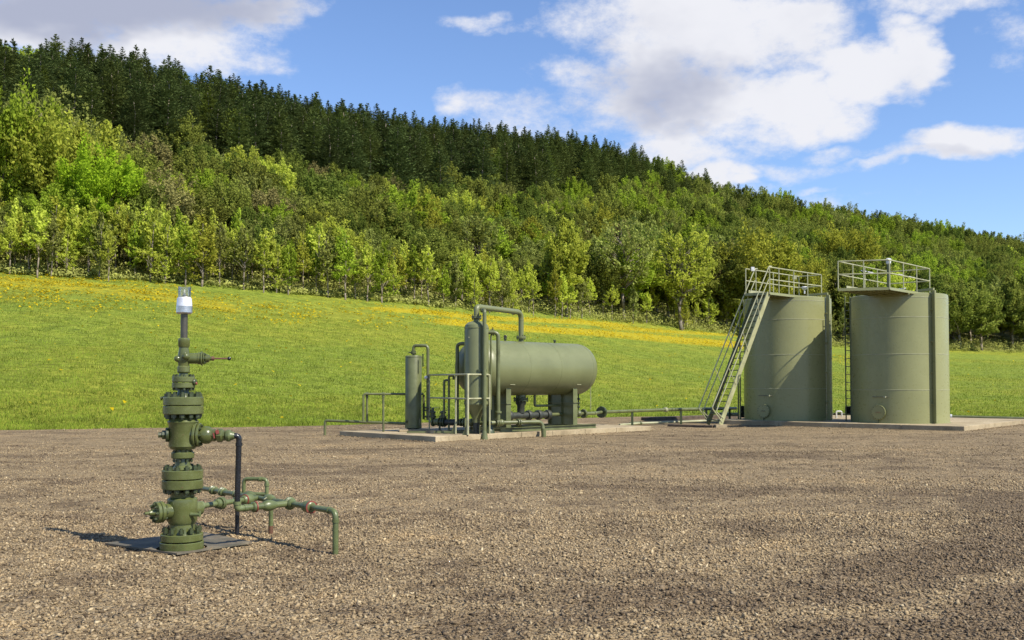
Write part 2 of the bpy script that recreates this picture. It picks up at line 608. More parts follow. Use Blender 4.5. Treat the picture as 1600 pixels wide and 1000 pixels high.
class MB:
    def __init__(self):
        self.v = []
        self.f = []

    def add(self, vs, fs):
        o = len(self.v)
        self.v += [Vector(x) for x in vs]
        self.f += [tuple(i + o for i in f) for f in fs]
        return self

    def box(self, c, size, ax=(1, 0, 0), up=(0, 0, 1)):
        c = Vector(c)
        a = Vector(ax).normalized()
        u = Vector(up)
        b_ = u.cross(a).normalized()
        u = a.cross(b_).normalized()
        hx, hy, hz = size[0] / 2, size[1] / 2, size[2] / 2
        vs = []
        for sx in (-1, 1):
            for sy in (-1, 1):
                for sz in (-1, 1):
                    vs.append(c + a * hx * sx + b_ * hy * sy + u * hz * sz)
        return self.add(vs, [(0, 1, 3, 2), (4, 6, 7, 5), (0, 4, 5, 1), (2, 3, 7, 6), (0, 2, 6, 4), (1, 5, 7, 3)])

    def bar(self, a, b_, w, h, up=(0, 0, 1)):
        a, b_ = Vector(a), Vector(b_)
        d = b_ - a
        return self.box((a + b_) / 2, (d.length, w, h), d, up)

    def prism(self, poly, z0, z1):
        n = len(poly)
        vs = [(p[0], p[1], z0) for p in poly] + [(p[0], p[1], z1) for p in poly]
        fs = [tuple(range(n - 1, -1, -1)), tuple(range(n, 2 * n))]
        fs += [(i, (i + 1) % n, n + (i + 1) % n, n + i) for i in range(n)]
        return self.add(vs, fs)

    def lathe(self, base, axis, prof, seg=24):
        """prof: list of (radius, height along axis)"""
        base = Vector(base)
        a, u, v = frame_of(axis)
        vs, fs, rings = [], [], []
        for r, h in prof:
            if r < 1e-5:
                rings.append([len(vs)])
                vs.append(base + a * h)
            else:
                st_ = len(vs)
                for i in range(seg):
                    th = 2 * math.pi * i / seg
                    vs.append(base + a * h + (u * math.cos(th) + v * math.sin(th)) * r)
                rings.append(list(range(st_, st_ + seg)))
        for r0, r1 in zip(rings, rings[1:]):
            if len(r0) == 1 and len(r1) == 1:
                continue
            for i in range(seg):
                j = (i + 1) % seg
                if len(r0) == 1:
                    fs.append((r0[0], r1[j], r1[i]))
                elif len(r1) == 1:
                    fs.append((r0[i], r0[j], r1[0]))
                else:
                    fs.append((r0[i], r0[j], r1[j], r1[i]))
        if len(rings[0]) > 1:
            fs.append(tuple(reversed(rings[0])))
        if len(rings[-1]) > 1:
            fs.append(tuple(rings[-1]))
        return self.add(vs, fs)

    def cyl(self, a, b_, r, seg=16, r2=None):
        a, b_ = Vector(a), Vector(b_)
        return self.lathe(a, b_ - a, [(r, 0), (r if r2 is None else r2, (b_ - a).length)], seg)

    def disc(self, c, axis, r, th, seg=28, bev=0.006):
        """bevelled disc centred on c"""
        bev = min(bev, th * .3)
        return self.lathe(Vector(c) - Vector(axis).normalized() * th / 2, axis,
                          [(r - bev, 0), (r, bev), (r, th - bev), (r - bev, th)], seg)

    def ball(self, c, r, seg=20, rings=10, sz=1.0):
        prof = [(r * math.sin(math.pi * i / rings), -r * sz * math.cos(math.pi * i / rings)) for i in range(rings + 1)]
        prof[0] = (0, prof[0][1])
        prof[-1] = (0, prof[-1][1])
        return self.lathe(c, (0, 0, 1), prof, seg)

    def tube(self, pts, r, bend=None, seg=12, cap=True):
        pts = [Vector(p) for p in pts]
        if bend is None:
            bend = r * 2.2
        path = [pts[0]]
        for i in range(1, len(pts) - 1):
            p0, p1, p2 = pts[i - 1], pts[i], pts[i + 1]
            d0, d1 = (p0 - p1), (p2 - p1)
            b_ = min(bend, d0.length * .48, d1.length * .48)
            a, c = p1 + d0.normalized() * b_, p1 + d1.normalized() * b_
            for k in range(7):
                s = k / 6
                path.append(a * (1 - s) ** 2 + p1 * 2 * s * (1 - s) + c * s * s)
        path.append(pts[-1])
        tang = []
        for i in range(len(path)):
            q = path[min(i + 1, len(path) - 1)] - path[max(i - 1, 0)]
            tang.append(q.normalized())
        _, u, _ = frame_of(tang[0])
        vs = []
        for i, p in enumerate(path):
            u = (u - tang[i] * u.dot(tang[i])).normalized()
            v = tang[i].cross(u)
            for k in range(seg):
                th = 2 * math.pi * k / seg
                vs.append(p + (u * math.cos(th) + v * math.sin(th)) * r)
        fs = []
        for i in range(len(path) - 1):
            for k in range(seg):
                j = (k + 1) % seg
                fs.append((i * seg + k, i * seg + j, (i + 1) * seg + j, (i + 1) * seg + k))
        if cap:
            fs.append(tuple(range(seg - 1, -1, -1)))
            e = (len(path) - 1) * seg
            fs.append(tuple(range(e, e + seg)))
        return self.add(vs, fs)

    def build(self, name, mat, parent=None, smooth=True, bevel=0.0):
        off = Vector((0, 0, 0))
        p = parent
        while p is not None:
            off += p.location
            p = p.parent
        me = bpy.data.meshes.new(name)
        me.from_pydata([tuple(v - off) for v in self.v], [], self.f)
        me.validate()
        if smooth:
            me.polygons.foreach_set('use_smooth', [True] * len(me.polygons))
            me.set_sharp_from_angle(angle=R(32))
        o = link(name, me, mat, parent)
        if bevel > 0:
            md = o.modifiers.new('bevel', 'BEVEL')
            md.width = bevel
            md.segments = 2
            md.limit_method = 'ANGLE'
        return o


_shared = {}


def bolts(parent, c, axis, pr, n, br, length, mat, name='bolt', phase=0.0):
    """n studs with a nut at each end round a flange, one object each"""
    key = (round(br, 4), round(length, 3), mat.name)
    if key not in _shared:
        mb = MB()
        mb.lathe((0, 0, -length / 2), (0, 0, 1), [(br * .55, 0), (br * .55, length)], 8)
        nh = br * 1.5
        for s in (-1, 1):
            z0 = s * (length / 2 - nh * .85) - nh / 2
            mb.lathe((0, 0, z0), (0, 0, 1), [(br, 0), (br, nh)], 6)
        me = bpy.data.meshes.new('bolt')
        me.from_pydata([tuple(v) for v in mb.v], [], mb.f)
        me.materials.append(mat)
        _shared[key] = me
    me = _shared[key]
    a, u, v = frame_of(axis)
    off = Vector((0, 0, 0))
    p = parent
    while p is not None:
        off += p.location
        p = p.parent
    for i in range(n):
        th = 2 * math.pi * (i + phase) / n
        pos = Vector(c) + (u * math.cos(th) + v * math.sin(th)) * pr
        o = bpy.data.objects.new(name, me)
        col.objects.link(o)
        o.parent = parent
        o.rotation_mode = 'QUATERNION'
        o.rotation_quaternion = a.to_track_quat('Z', 'Y')
        o.location = pos - off


def flange_pair(parent, c, axis, r, th, gap, mat, nb=8, br=None, name='flange', seg=28, over=None, bm=None):
    """two discs facing each other with bolts round them; c = middle of the joint"""
    a = Vector(axis).normalized()
    c = Vector(c)
    out = []
    for s in (-1, 1):
        o = MB().disc(c + a * s * (th / 2 + gap / 2), a, r, th, seg).build(name, mat, parent)
        out.append(o)
    if nb:
        br = br or r * .12
        bolts(out[0], c, a, r - br * 1.45, nb, br, (th * 2 + gap) + 2 * (over if over is not None else br * 2.2), bm or M['bolt'], phase=.5)
    return out


# ================================================================== TERRAIN
def interp(x, xs, ys):
    return float(np.interp(x, xs, ys))


UK = [(p - 800) / F for p in (-300, 0, 200, 400, 600, 700, 900, 1000, 1160, 1300, 1480, 1600, 1900)]
YE = [33.0, 34.6, 35.6, 37.0, 39.8, 42.0, 46.5, 49.0, 49.5, 49.5, 48.5, 48.0, 47.0]            # gravel edge
YF = [78, 78, 80, 84, 90, 96, 112, 122, 134, 142, 150, 154, 160]                               # edge of the wood
PF = [405, 428, 438, 458, 474, 484, 499, 508, 528, 543, 549, 553, 556]                         # where that edge stands in the photo
YR = [185, 190, 200, 212, 232, 244, 268, 282, 300, 318, 336, 350, 370]                         # ridge
PR = [40, 50, 78, 130, 172, 188, 208, 238, 302, 328, 358, 380, 395]                            # skyline
TREE_H = [16, 16, 16, 16, 16, 16, 15, 14, 12, 12, 12, 12, 12]
ZF = [at(800, PF[i], YF[i]).z for i in range(len(UK))]
ZR = [at(800, PR[i], YR[i]).z - TREE_H[i] * .93 for i in range(len(UK))]


def knots(u):
    return (interp(u, UK, YE), interp(u, UK, YF), interp(u, UK, ZF), interp(u, UK, YR), interp(u, UK, ZR))


def height(x, y):
    if y < 12:
        return -0.06
    u = x / y
    uc = max(min(u, 0.72), -0.72)
    ye, yf, zf, yr, zr = knots(uc)
    if y <= ye:
        return -0.06
    if y <= yf:
        s = (y - ye) / (yf - ye)
        z = zf * (s ** 1.12)
    elif y <= yr:
        s = (y - yf) / (yr - yf)
        s = 0.9 * s + 0.1 * (3 * s * s - 2 * s ** 3)
        z = zf + (zr - zf) * s
    else:
        s = min((y - yr) / 160, 1)
        z = zr + 3 * math.sin(min(s * 3, 1) * math.pi * .5) - (zr - 5) * (3 * s * s - 2 * s ** 3)
    w = max(0.0, min(1.0, (1.35 - abs(u)) / 0.55))
    z *= w * w * (3 - 2 * w)
    k = min(1, (y - ye) / 12)
    z += k * 0.22 * noise.noise(Vector((x * .07, y * .07, 0))) + k * 0.05 * noise.noise(Vector((x * .5, y * .5, 3)))
    return z - 0.06 * (1 - k)


def project(p):
    d = p - CAM
    f = d.dot(FWD)
    return 800 + F * d.x / f, 550 - F * d.dot(UPV) / f


BANDS = [  # yellow flower drifts: centre line through photo points, half height in px, strength
    ([(-100, 425), (0, 440), (120, 447), (260, 463), (360, 482)], 14, .68),
    ([(-50, 470), (80, 466), (160, 470), (280, 478), (400, 489), (560, 492), (620, 496)], 14, .42),
    ([(590, 482), (650, 487), (760, 497), (900, 503), (960, 508)], 4, .95),
    ([(700, 503), (800, 512), (940, 521), (1050, 531), (1150, 539), (1240, 548)], 5.5, 1.05),
    ([(960, 513), (1060, 519), (1160, 524)], 3.5, .8),
    ([(1290, 561), (1340, 565), (1390, 568)], 6, .5),
]


def bloom_at(px, py):
    b_ = 0.0
    for pts, hh, s in BANDS:
        xs = [q[0] for q in pts]
        if px < xs[0] - 60 or px > xs[-1] + 60:
            continue
        cy = interp(px, xs, [q[1] for q in pts])
        e = 1.0
        if px < xs[0]:
            e = 1 - (xs[0] - px) / 60
        if px > xs[-1]:
            e = 1 - (px - xs[-1]) / 60
        w = max(0, 1 - ((py - cy) / (hh * 1.5)) ** 2)
        b_ = max(b_, w * s * e)
    return b_


us = np.linspace(-1.36, 1.36, 300)
ys = np.concatenate([np.linspace(26, 60, 90), np.geomspace(60.6, 540, 170)])
tv, tb_, tw = [], [], []
for y in ys:
    for u in us:
        x = u * y
        z = height(x, y)
        tv.append((x, y, z))
        px, py = project(Vector((x, y, z)))
        tb_.append(bloom_at(px, py) if -300 < px < 1900 and y < 160 else 0.0)
        uc = max(min(u, .72), -.72)
        yf = interp(uc, UK, YF)
        tw.append(min(1, max(0, (y - yf - 1.0) / 7)))
nu = len(us)
idx = np.arange(len(ys) * nu).reshape(len(ys), nu)
fc = np.stack([idx[:-1, :-1].ravel(), idx[:-1, 1:].ravel(), idx[1:, 1:].ravel(), idx[1:, :-1].ravel()], 1)
me = np_mesh('meadow', tv, fc, {'bloom': ('POINT', tb_), 'wood': ('POINT', tw)}, smooth=True)
link('meadow_hillside', me, M['meadow'], kind='structure')
gm = MB().add([(-2500, -2500, -0.75), (2500, -2500, -0.75), (2500, 3000, -0.75), (-2500, 3000, -0.75)], [(0, 1, 2, 3)])
o = gm.build('ground', M['meadow'], smooth=False)
o['kind'] = 'structure'

# gravel yard: fine sheet near the camera so that it can undulate
def edge_y(x):
    # gravel edge found along a column of constant x
    y = 40.0
    for _ in range(12):
        y = interp(max(min(x / y, .72), -.72), UK, YE)
    return y + 0.7 * noise.noise(Vector((x * .35, 1.7, 0))) + .3 * noise.noise(Vector((x * 1.6, 4.7, 0))) + .35


def gz(x, y):
    return 0.022 * noise.noise(Vector((x * .5, y * .5, 5))) + 0.01 * noise.noise(Vector((x * 2.1, y * 2.1, 9)))


xs_ = np.concatenate([np.linspace(-60, -16, 60), np.linspace(-15.8, 22, 220), np.linspace(22.5, 60, 50)])
gv = []
ts = np.concatenate([[-60, -30, -10, 0], np.linspace(3, 20, 90)])
T2 = np.linspace(0.0, 1.0, 60)[1:]
for x in xs_:
    e = edge_y(x)
    for y in ts:
        gv.append((x, y, gz(x, y)))
    for s in T2:
        y = 20 + (e - 20) * s
        gv.append((x, y, gz(x, y) * (1 - s) + (-0.0) * s))
    gv.append((x, e + .25, -0.10))
nt = len(ts) + len(T2) + 1
idx = np.arange(len(xs_) * nt).reshape(len(xs_), nt)
fc = np.stack([idx[:-1, :-1].ravel(), idx[1:, :-1].ravel(), idx[1:, 1:].ravel(), idx[:-1, 1:].ravel()], 1)
me = np_mesh('gravel_yard', gv, fc, smooth=True)
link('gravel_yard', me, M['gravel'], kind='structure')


# ---- loose stones over the yard (nobody could count them)
def stones(n, y0, y1, rmin, rmax, seed, power=1.0):
    g = np.random.default_rng(seed)
    # uniform per area in the trapezoid seen by the camera, a little wider
    y = np.sqrt(g.random(n * 1) ** power * (y1 ** 2 - y0 ** 2) + y0 ** 2)
    x = (g.random(n) * 2 - 1) * .56 * y
    r = rmin * (rmax / rmin) ** (g.random(n) ** 2.2)
    oc = np.array([[1, 0, 0], [-1, 0, 0], [0, 1, 0], [0, -1, 0], [0, 0, 1], [0, 0, -1]], float)
    pts = oc[None] * (0.6 + 0.75 * g.random((n, 6, 1))) + (g.random((n, 6, 3)) - .5) * .5
    pts = pts * np.stack([0.8 + .8 * g.random(n), 0.6 + .4 * g.random(n), 0.35 + .35 * g.random(n)], 1)[:, None, :]
    q = g.normal(size=(n, 4))
    q[:, 1:3] *= 0.35
    q /= np.linalg.norm(q, axis=1)[:, None]
    w, a, b_, c = q.T
    Rm = np.stack([1 - 2 * (b_ * b_ + c * c), 2 * (a * b_ - c * w), 2 * (a * c + b_ * w),
                   2 * (a * b_ + c * w), 1 - 2 * (a * a + c * c), 2 * (b_ * c - a * w),
                   2 * (a * c - b_ * w), 2 * (b_ * c + a * w), 1 - 2 * (a * a + b_ * b_)], 1).reshape(n, 3, 3)
    pts = np.einsum('nij,nkj->nki', Rm, pts) * r[:, None, None]
    z = np.array([gz(float(xx), float(yy)) for xx, yy in zip(x, y)])
    pts += np.stack([x, y, z + r * .22], 1)[:, None, :]
    tri = np.array([[0, 2, 4], [2, 1, 4], [1, 3, 4], [3, 0, 4], [2, 0, 5], [1, 2, 5], [3, 1, 5], [0, 3, 5]])
    fs = (tri[None] + (np.arange(n) * 6)[:, None, None]).reshape(-1, 3)
    var = np.repeat(np.clip(g.random(n), 0, 1), 8)
    return pts.reshape(-1, 3), fs, var


def spill(line, n, seed, spread=.16):
    """loose stones lying against and on the edge of a slab"""
    g = np.random.default_rng(seed)
    v, f, a = stones(n, 6, 9, .008, .026, seed)
    v = v.reshape(n, 6, 3)
    c = v.mean(1, keepdims=True)
    L0 = [(Vector(line[i + 1]) - Vector(line[i])).length for i in range(len(line) - 1)]
    out = []
    for k in range(n):
        i = int(np.searchsorted(np.cumsum(L0) / sum(L0), g.random()))
        i = min(i, len(L0) - 1)
        p0, p1 = Vector(line[i]), Vector(line[i + 1])
        d = (p1 - p0).normalized()
        q = p0.lerp(p1, g.random()) + Vector((d.y, -d.x)) * abs(g.normal()) * spread
        out.append((q.x, q.y, .012))
    v = v - c + np.array(out)[:, None, :]
    return v.reshape(-1, 3), f, a


_K, _A, _B = ground(680.3, 690.8), ground(1128, 663), ground(1507, 674)
_e1, _e2 = Vector((.717, .697)), Vector((-.697, .717))
_k2 = Vector((_K.x, _K.y))
pad_line = [_k2 + _e2 * 4.6, _k2, _k2 + _e1 * 9.6]
_f1 = Vector((_B.x - _A.x, _B.y - _A.y)).normalized()
tank_line = [Vector((_A.x, _A.y)), Vector((_B.x, _B.y)), Vector((_B.x, _B.y)) + Vector((-_f1.y, _f1.x)) * 8]
parts = [spill(pad_line, 1500, 51), spill(tank_line, 1500, 52), stones(92000, 5.4, 12.5, .006, .025, 1), stones(32000, 11, 17, .008, .025, 2), stones(34000, 14.5, 26, .011, .026, 4), stones(9000, 22, 38, .016, .03, 3)]
vv, ff, aa, o_ = [], [], [], 0
for v, f, a in parts:
    vv.append(v)
    ff.append(f + o_)
    aa.append(a)
    o_ += len(v)
me = np_mesh('gravel_stones', np.concatenate(vv), np.concatenate(ff), {'var': ('FACE', np.concatenate(aa))})
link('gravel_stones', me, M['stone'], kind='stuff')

# ---- grass blades and flowers on the nearer meadow
def scatter(n, y0f, y1f, seed, bias=1.0):
    g = np.random.default_rng(seed)
    out = []
    u = (g.random(n) * 2 - 1) * .56
    s = g.random(n) ** bias
    for ui, si in zip(u, s):
        ye, yf, *_ = knots(ui)
        a, b_ = y0f(ye, yf), y1f(ye, yf)
        y = a + (b_ - a) * si
        x = ui * y
        out.append((x, y, height(x, y)))
    return np.array(out), g


pts, g = scatter(170000, lambda e, f: e - .15, lambda e, f: e + (f - e) * .75, 21, 1.5)
# keep blades off the gravel
keep = np.array([p[1] > edge_y(p[0]) - .25 for p in pts])
pts = pts[keep]
n = len(pts)
h = .045 + .10 * g.random(n) ** 1.5
w = .025 + .035 * g.random(n)
th = g.random(n) * 6.283
dx, dy = np.cos(th), np.sin(th)
lean = (g.random((n, 2)) - .5) * .9
a = pts + np.stack([dx * w / 2, dy * w / 2, np.full(n, -.02)], 1)
b_ = pts - np.stack([dx * w / 2, dy * w / 2, np.full(n, .02)], 1)
c = pts + np.stack([lean[:, 0] * h, lean[:, 1] * h, h], 1)
vts = np.stack([a, b_, c], 1).reshape(-1, 3)
clump = np.array([noise.noise(Vector((p[0] * .8, p[1] * .8, 0))) for p in pts])
me = np_mesh('grass', vts, np.arange(n * 3).reshape(-1, 3), {'var': ('FACE', np.clip(.5 + clump * .7 + (g.random(n) - .5) * .6, 0, 1))})
link('grass', me, M['blade'], kind='stuff')

pts, g = scatter(120000, lambda e, f: e + 1, lambda e, f: f + 1, 31, 0.7)
keep = []
for p in pts:
    px, py = project(Vector(p))
    bb = bloom_at(px, py)
    nn = noise.noise(Vector((p[0] * .35, p[1] * .6, 7)))
    keep.append(random.random() < (bb * (0.5 + nn * 1.5) + 0.003 + (0.014 if nn > .35 else 0)))
pts = pts[np.array(keep)]
n = len(pts)
sz = .05 + .06 * g.random(n)
th = g.random(n) * 6.283
q = []
up = pts + np.array([0, 0, .16])
for k in range(3):
    an = th + k * 2.094
    q.append(up + np.stack([np.cos(an) * sz, np.sin(an) * sz, (g.random(n) - .5) * sz * 1.6], 1))
me = np_mesh('yellow_flowers', np.stack(q, 1).reshape(-1, 3), np.arange(n * 3).reshape(-1, 3), {'var': ('FACE', g.random(n))})
link('yellow_flowers', me, M['flower'], kind='stuff')


# ================================================================== TREES
def leaf_quads(pos, nrm, size, g, grow=None):
    """rhombic leaf sprays at pos facing nrm, long axis along grow"""
    n = len(pos)
    nrm = nrm / (np.linalg.norm(nrm, axis=1)[:, None] + 1e-6)
    if grow is None:
        r = g.normal(size=(n, 3))
        u = np.cross(nrm, r)
    else:
        u = grow
    u = u / (np.linalg.norm(u, axis=1)[:, None] + 1e-6)
    v = np.cross(nrm, u)
    v = v / (np.linalg.norm(v, axis=1)[:, None] + 1e-6)
    s = size[:, None]
    a = pos + u * s * .62
    c = pos - u * s * .62
    b_ = pos + v * s * .36 + nrm * s * .12
    d = pos - v * s * .36 + nrm * s * .12
    return np.stack([a, b_, c, d], 1).reshape(-1, 3)


def crown_mesh(name, seed, H, Wd, cb, ncl, nl, leaf, shape='round', crad=.17):
    g = np.random.default_rng(seed)
    cs = []
    hc = H - cb
    while len(cs) < ncl:
        d = g.normal(size=3)
        d /= np.linalg.norm(d)
        r = g.random() ** .38
        p = d * r
        if shape == 'spire':
            z = (p[2] + 1) / 2
            wv = (1 - z ** 1.5) * .95 + .12
        elif shape == 'vase':
            z = (p[2] + 1) / 2
            wv = .55 + .6 * z if z < .75 else 1.0
        else:
            wv = 1.0
        lump = 1 + .28 * noise.noise(Vector(p * 1.6) + Vector((seed, 0, 0)))
        cs.append((p[0] * Wd / 2 * wv * lump, p[1] * Wd / 2 * wv * lump, cb + hc / 2 + p[2] * hc / 2 * .93 * lump))
    cs = np.array(cs)
    P, N, S, A, G = [], [], [], [], []
    ctr = np.array([0, 0, cb + hc * .35])
    for c in cs:
        cr = Wd * crad * (.6 + .7 * g.random())
        n_ = int(nl * (.6 + .8 * g.random()))
        d = g.normal(size=(n_, 3))
        d /= np.linalg.norm(d, axis=1)[:, None]
        rr = g.random(n_) ** .45
        out = (c - ctr)
        out = out / (np.linalg.norm(out) + .01)
        gro = out * .8 + np.array([0, 0, .75]) + g.normal(size=3) * .3
        gro /= np.linalg.norm(gro)
        tt = (g.random(n_) - .4)
        pp = c + d * (rr * cr * .62 * (1.15 - .8 * np.abs(tt)))[:, None] + gro * (tt * cr * 2.3)[:, None]
        G.append(gro + g.normal(size=(n_, 3)) * .55)
        P.append(pp)
        N.append(d * .9 + out * .5 + np.array([0, 0, .45]) + g.normal(size=(n_, 3)) * .5)
        S.append(leaf * (.6 + .8 * g.random(n_)))
        A.append(np.clip(.5 + (g.random() - .5) * .55 + (g.random(n_) - .5) * .5, 0, 1))
    P, N, S, A, G = map(np.concatenate, (P, N, S, A, G))
    vts = leaf_quads(P, N, S, g, G)
    return np_mesh(name, vts, np.arange(len(vts)).reshape(-1, 4), {'var': ('FACE', A)}), cs


def trunk_mb(seed, H, r0, cs, n_limb, lean=.04, cb=2.0, top=.8):
    rnd = random.Random(seed)
    mb = MB()
    pts = []
    k = 7
    for i in range(k):
        s = i / (k - 1)
        pts.append(Vector((H * lean * (rnd.random() - .5) * s * 2, H * lean * (rnd.random() - .5) * s * 2, H * top * s - .3)))
    for i in range(k - 1):
        s0, s1 = i / (k - 1), (i + 1) / (k - 1)
        mb.cyl(pts[i], pts[i + 1] + Vector((0, 0, .02)), r0 * (1 - .82 * s0), 7, r0 * (1 - .82 * s1))
    for j in range(n_limb):
        c = Vector(cs[rnd.randrange(len(cs))])
        s = min(max((c.z - 0.35 * math.hypot(c.x, c.y) - .3 * rnd.random() * H * .3) / (H * top), .18), .92)
        i = min(int(s * (k - 1)), k - 2)
        b0 = pts[i].lerp(pts[i + 1], s * (k - 1) - i)
        mid = b0.lerp(c, .5) + Vector((rnd.uniform(-.3, .3), rnd.uniform(-.3, .3), rnd.uniform(.0, .4)))
        rr = r0 * (1 - .8 * s) * .55
        mb.cyl(b0, mid, rr, 5, rr * .65)
        mb.cyl(mid, c, rr * .65, 5, rr * .2)
    return mb


def mb_mesh(name, mb):
    me = bpy.data.meshes.new(name)
    me.from_pydata([tuple(v) for v in mb.v], [], mb.f)
    me.polygons.foreach_set('use_smooth', [True] * len(me.polygons))
    me.materials.append(M['bark'])
    return me


def conifer_mesh(name, seed, H, Wd, cb, whorls=26, nb=8, per=20, leaf=.5, up=.15):
    g = np.random.default_rng(seed)
    P, U_, S, A, Nn = [], [], [], [], []
    for i in range(whorls):
        s = (i + .5) / whorls
        z = cb + (H - cb) * s
        L = Wd / 2 * ((1 - s) ** .68) * (.8 + .35 * g.random()) + .15
        if s < .15:
            L *= .75 + s * 1.6
        if s > .8:
            L *= 1 - (s - .8) * 2.5
        for j in range(nb if s < .85 else 5):
            an = g.random() * 6.283
            ln = L * (.65 + .5 * g.random())
            rise = ln * (up + .35 * s + .2 * (g.random() - .5))
            shade = np.clip(.5 + (g.random() - .5) * .5, 0, 1)
            m_ = max(4, int(per * (.35 + .65 * ln / (Wd / 2))))
            t_ = g.random(m_) ** .7
            side = (g.random(m_) - .5) * ln * .42 * (1.1 - t_ * .7)
            dirv = np.array([math.cos(an), math.sin(an), 0])
            sdv = np.array([-math.sin(an), math.cos(an), 0])
            droop = -.12 * ln * t_ ** 2
            pp = dirv * (t_ * ln)[:, None] + sdv * side[:, None]
            pp[:, 2] = z + rise * t_ + droop + (g.random(m_) - .5) * .25
            P.append(pp)
            ud = dirv[None] * 1.0 + sdv[None] * (np.sign(side) * .6)[:, None] + np.array([0, 0, .35]) + g.normal(size=(m_, 3)) * .25
            U_.append(ud)
            Nn.append(np.array([0, 0, 1.0]) + g.normal(size=(m_, 3)) * .5)
            S.append(leaf * (.6 + .7 * g.random(m_)) * (1 - .4 * s))
            A.append(np.clip(shade + (g.random(m_) - .5) * .4, 0, 1))
    # leader
    m_ = 9
    pp = np.zeros((m_, 3))
    pp[:, 2] = H - 1.1 + g.random(m_) * 1.1
    P.append(pp)
    U_.append(np.array([0, 0, 1.0]) + g.normal(size=(m_, 3)) * .18)
    Nn.append(g.normal(size=(m_, 3)))
    S.append(np.full(m_, leaf * .7))
    A.append(np.full(m_, .5))
    P, U_, S, A, Nn = map(np.concatenate, (P, U_, S, A, Nn))
    u = U_ / np.linalg.norm(U_, axis=1)[:, None]
    v = np.cross(Nn, u)
    v /= (np.linalg.norm(v, axis=1)[:, None] + 1e-6)
    s = S[:, None]
    q = np.stack([P - u * s * .35, P + v * s * .22, P + u * s * .95, P - v * s * .22], 1).reshape(-1, 3)
    return np_mesh(name, q, np.arange(len(q)).reshape(-1, 4), {'var': ('FACE', A)})


PROTO = {'broad': [], 'bare': [], 'sapling': [], 'conifer': [], 'hero': []}
for i, (H, Wd, cb, sh) in enumerate([(10, 7.5, 2.4, 'round'), (11.5, 7.0, 3.0, 'round'), (9.5, 8.4, 2.0, 'round'), (12.5, 6.6, 3.0, 'vase'), (10.5, 6.4, 2.2, 'spire')]):
    cme, cs = crown_mesh('crown_mesh', 100 + i, H, Wd, cb, 100, 150, .245, sh, .13)
    PROTO['broad'].append((cme, mb_mesh('trunk_mesh', trunk_mb(i, H, .2, cs, 14, cb=cb)), H))
for i, (H, Wd, cb) in enumerate([(9.5, 6.8, 2.5), (10.5, 7.6, 2.5)]):
    cme, cs = crown_mesh('crown_mesh', 200 + i, H, Wd, cb, 130, 32, .22, 'vase', .085)
    PROTO['bare'].append((cme, mb_mesh('trunk_mesh', trunk_mb(i + 9, H, .17, cs, 70, cb=cb)), H))
for i, (H, Wd, cb) in enumerate([(6.2, 2.4, 1.6), (7.0, 2.8, 2.2), (5.4, 2.2, 1.0), (6.8, 2.3, 2.0), (5.8, 3.0, .8)]):
    cme, cs = crown_mesh('crown_mesh', 300 + i, H, Wd, cb, 46, 30, .19, 'spire', .15)
    PROTO['sapling'].append((cme, mb_mesh('trunk_mesh', trunk_mb(i + 19, H, .075, cs, 14, lean=.03, cb=cb, top=.92)), H))
for i, (H, Wd, cb) in enumerate([(16, 8.2, 1.0), (16.5, 7.8, 1.4), (15, 8.6, 1.0), (16, 9.2, 1.6)]):
    cme = conifer_mesh('crown_mesh', 400 + i, H, Wd, cb, 36, 13, 26, .46, .1 + .12 * (i % 3))
    PROTO['conifer'].append((cme, mb_mesh('trunk_mesh', trunk_mb(i + 29, H, .24, [(0, 0, H * .7)], 0, lean=.01, top=.93)), H))
for i, (H, Wd, cb) in enumerate([(11, 8.4, 2.2), (10, 9.0, 2.0)]):
    cme, cs = crown_mesh('crown_mesh', 500 + i, H, Wd, cb, 120, 150, .24, 'round', .12)
    PROTO['hero'].append((cme, mb_mesh('trunk_mesh', trunk_mb(i + 39, H, .24, cs, 22, cb=cb)), H))


def tree(name, kind, x, y, H, mat, label, cat, group=None, which=None, z=None, wide=1.0):
    pr = PROTO[kind]
    cme, tme, H0 = pr[which if which is not None else random.randrange(len(pr))]
    s = H / H0
    zz = height(x, y) if z is None else z
    rt = thing(name, label, cat, (x, y, zz - .05), group)
    rt.scale = (s * wide, s * wide, s)
    rt.rotation_euler = (random.uniform(-.04, .04), random.uniform(-.04, .04), random.random() * 6.283)
    tr = bpy.data.objects.new('trunk', tme)
    col.objects.link(tr)
    tr.parent = rt
    cr = bpy.data.objects.new('crown', cme)
    if not cme.materials:
        cme.materials.append(mat)
    col.objects.link(cr)
    cr.parent = rt
    cr.material_slots[0].link = 'OBJECT'
    cr.material_slots[0].material = mat
    return rt


def pos_px(px, y):
    x = (px - 800) / F * y
    return x, y


taken = []


def free(x, y, d):
    for a, b_, c in taken:
        if (a - x) ** 2 + (b_ - y) ** 2 < (d * .5 + c * .5) ** 2 * .5:
            return False
    return True


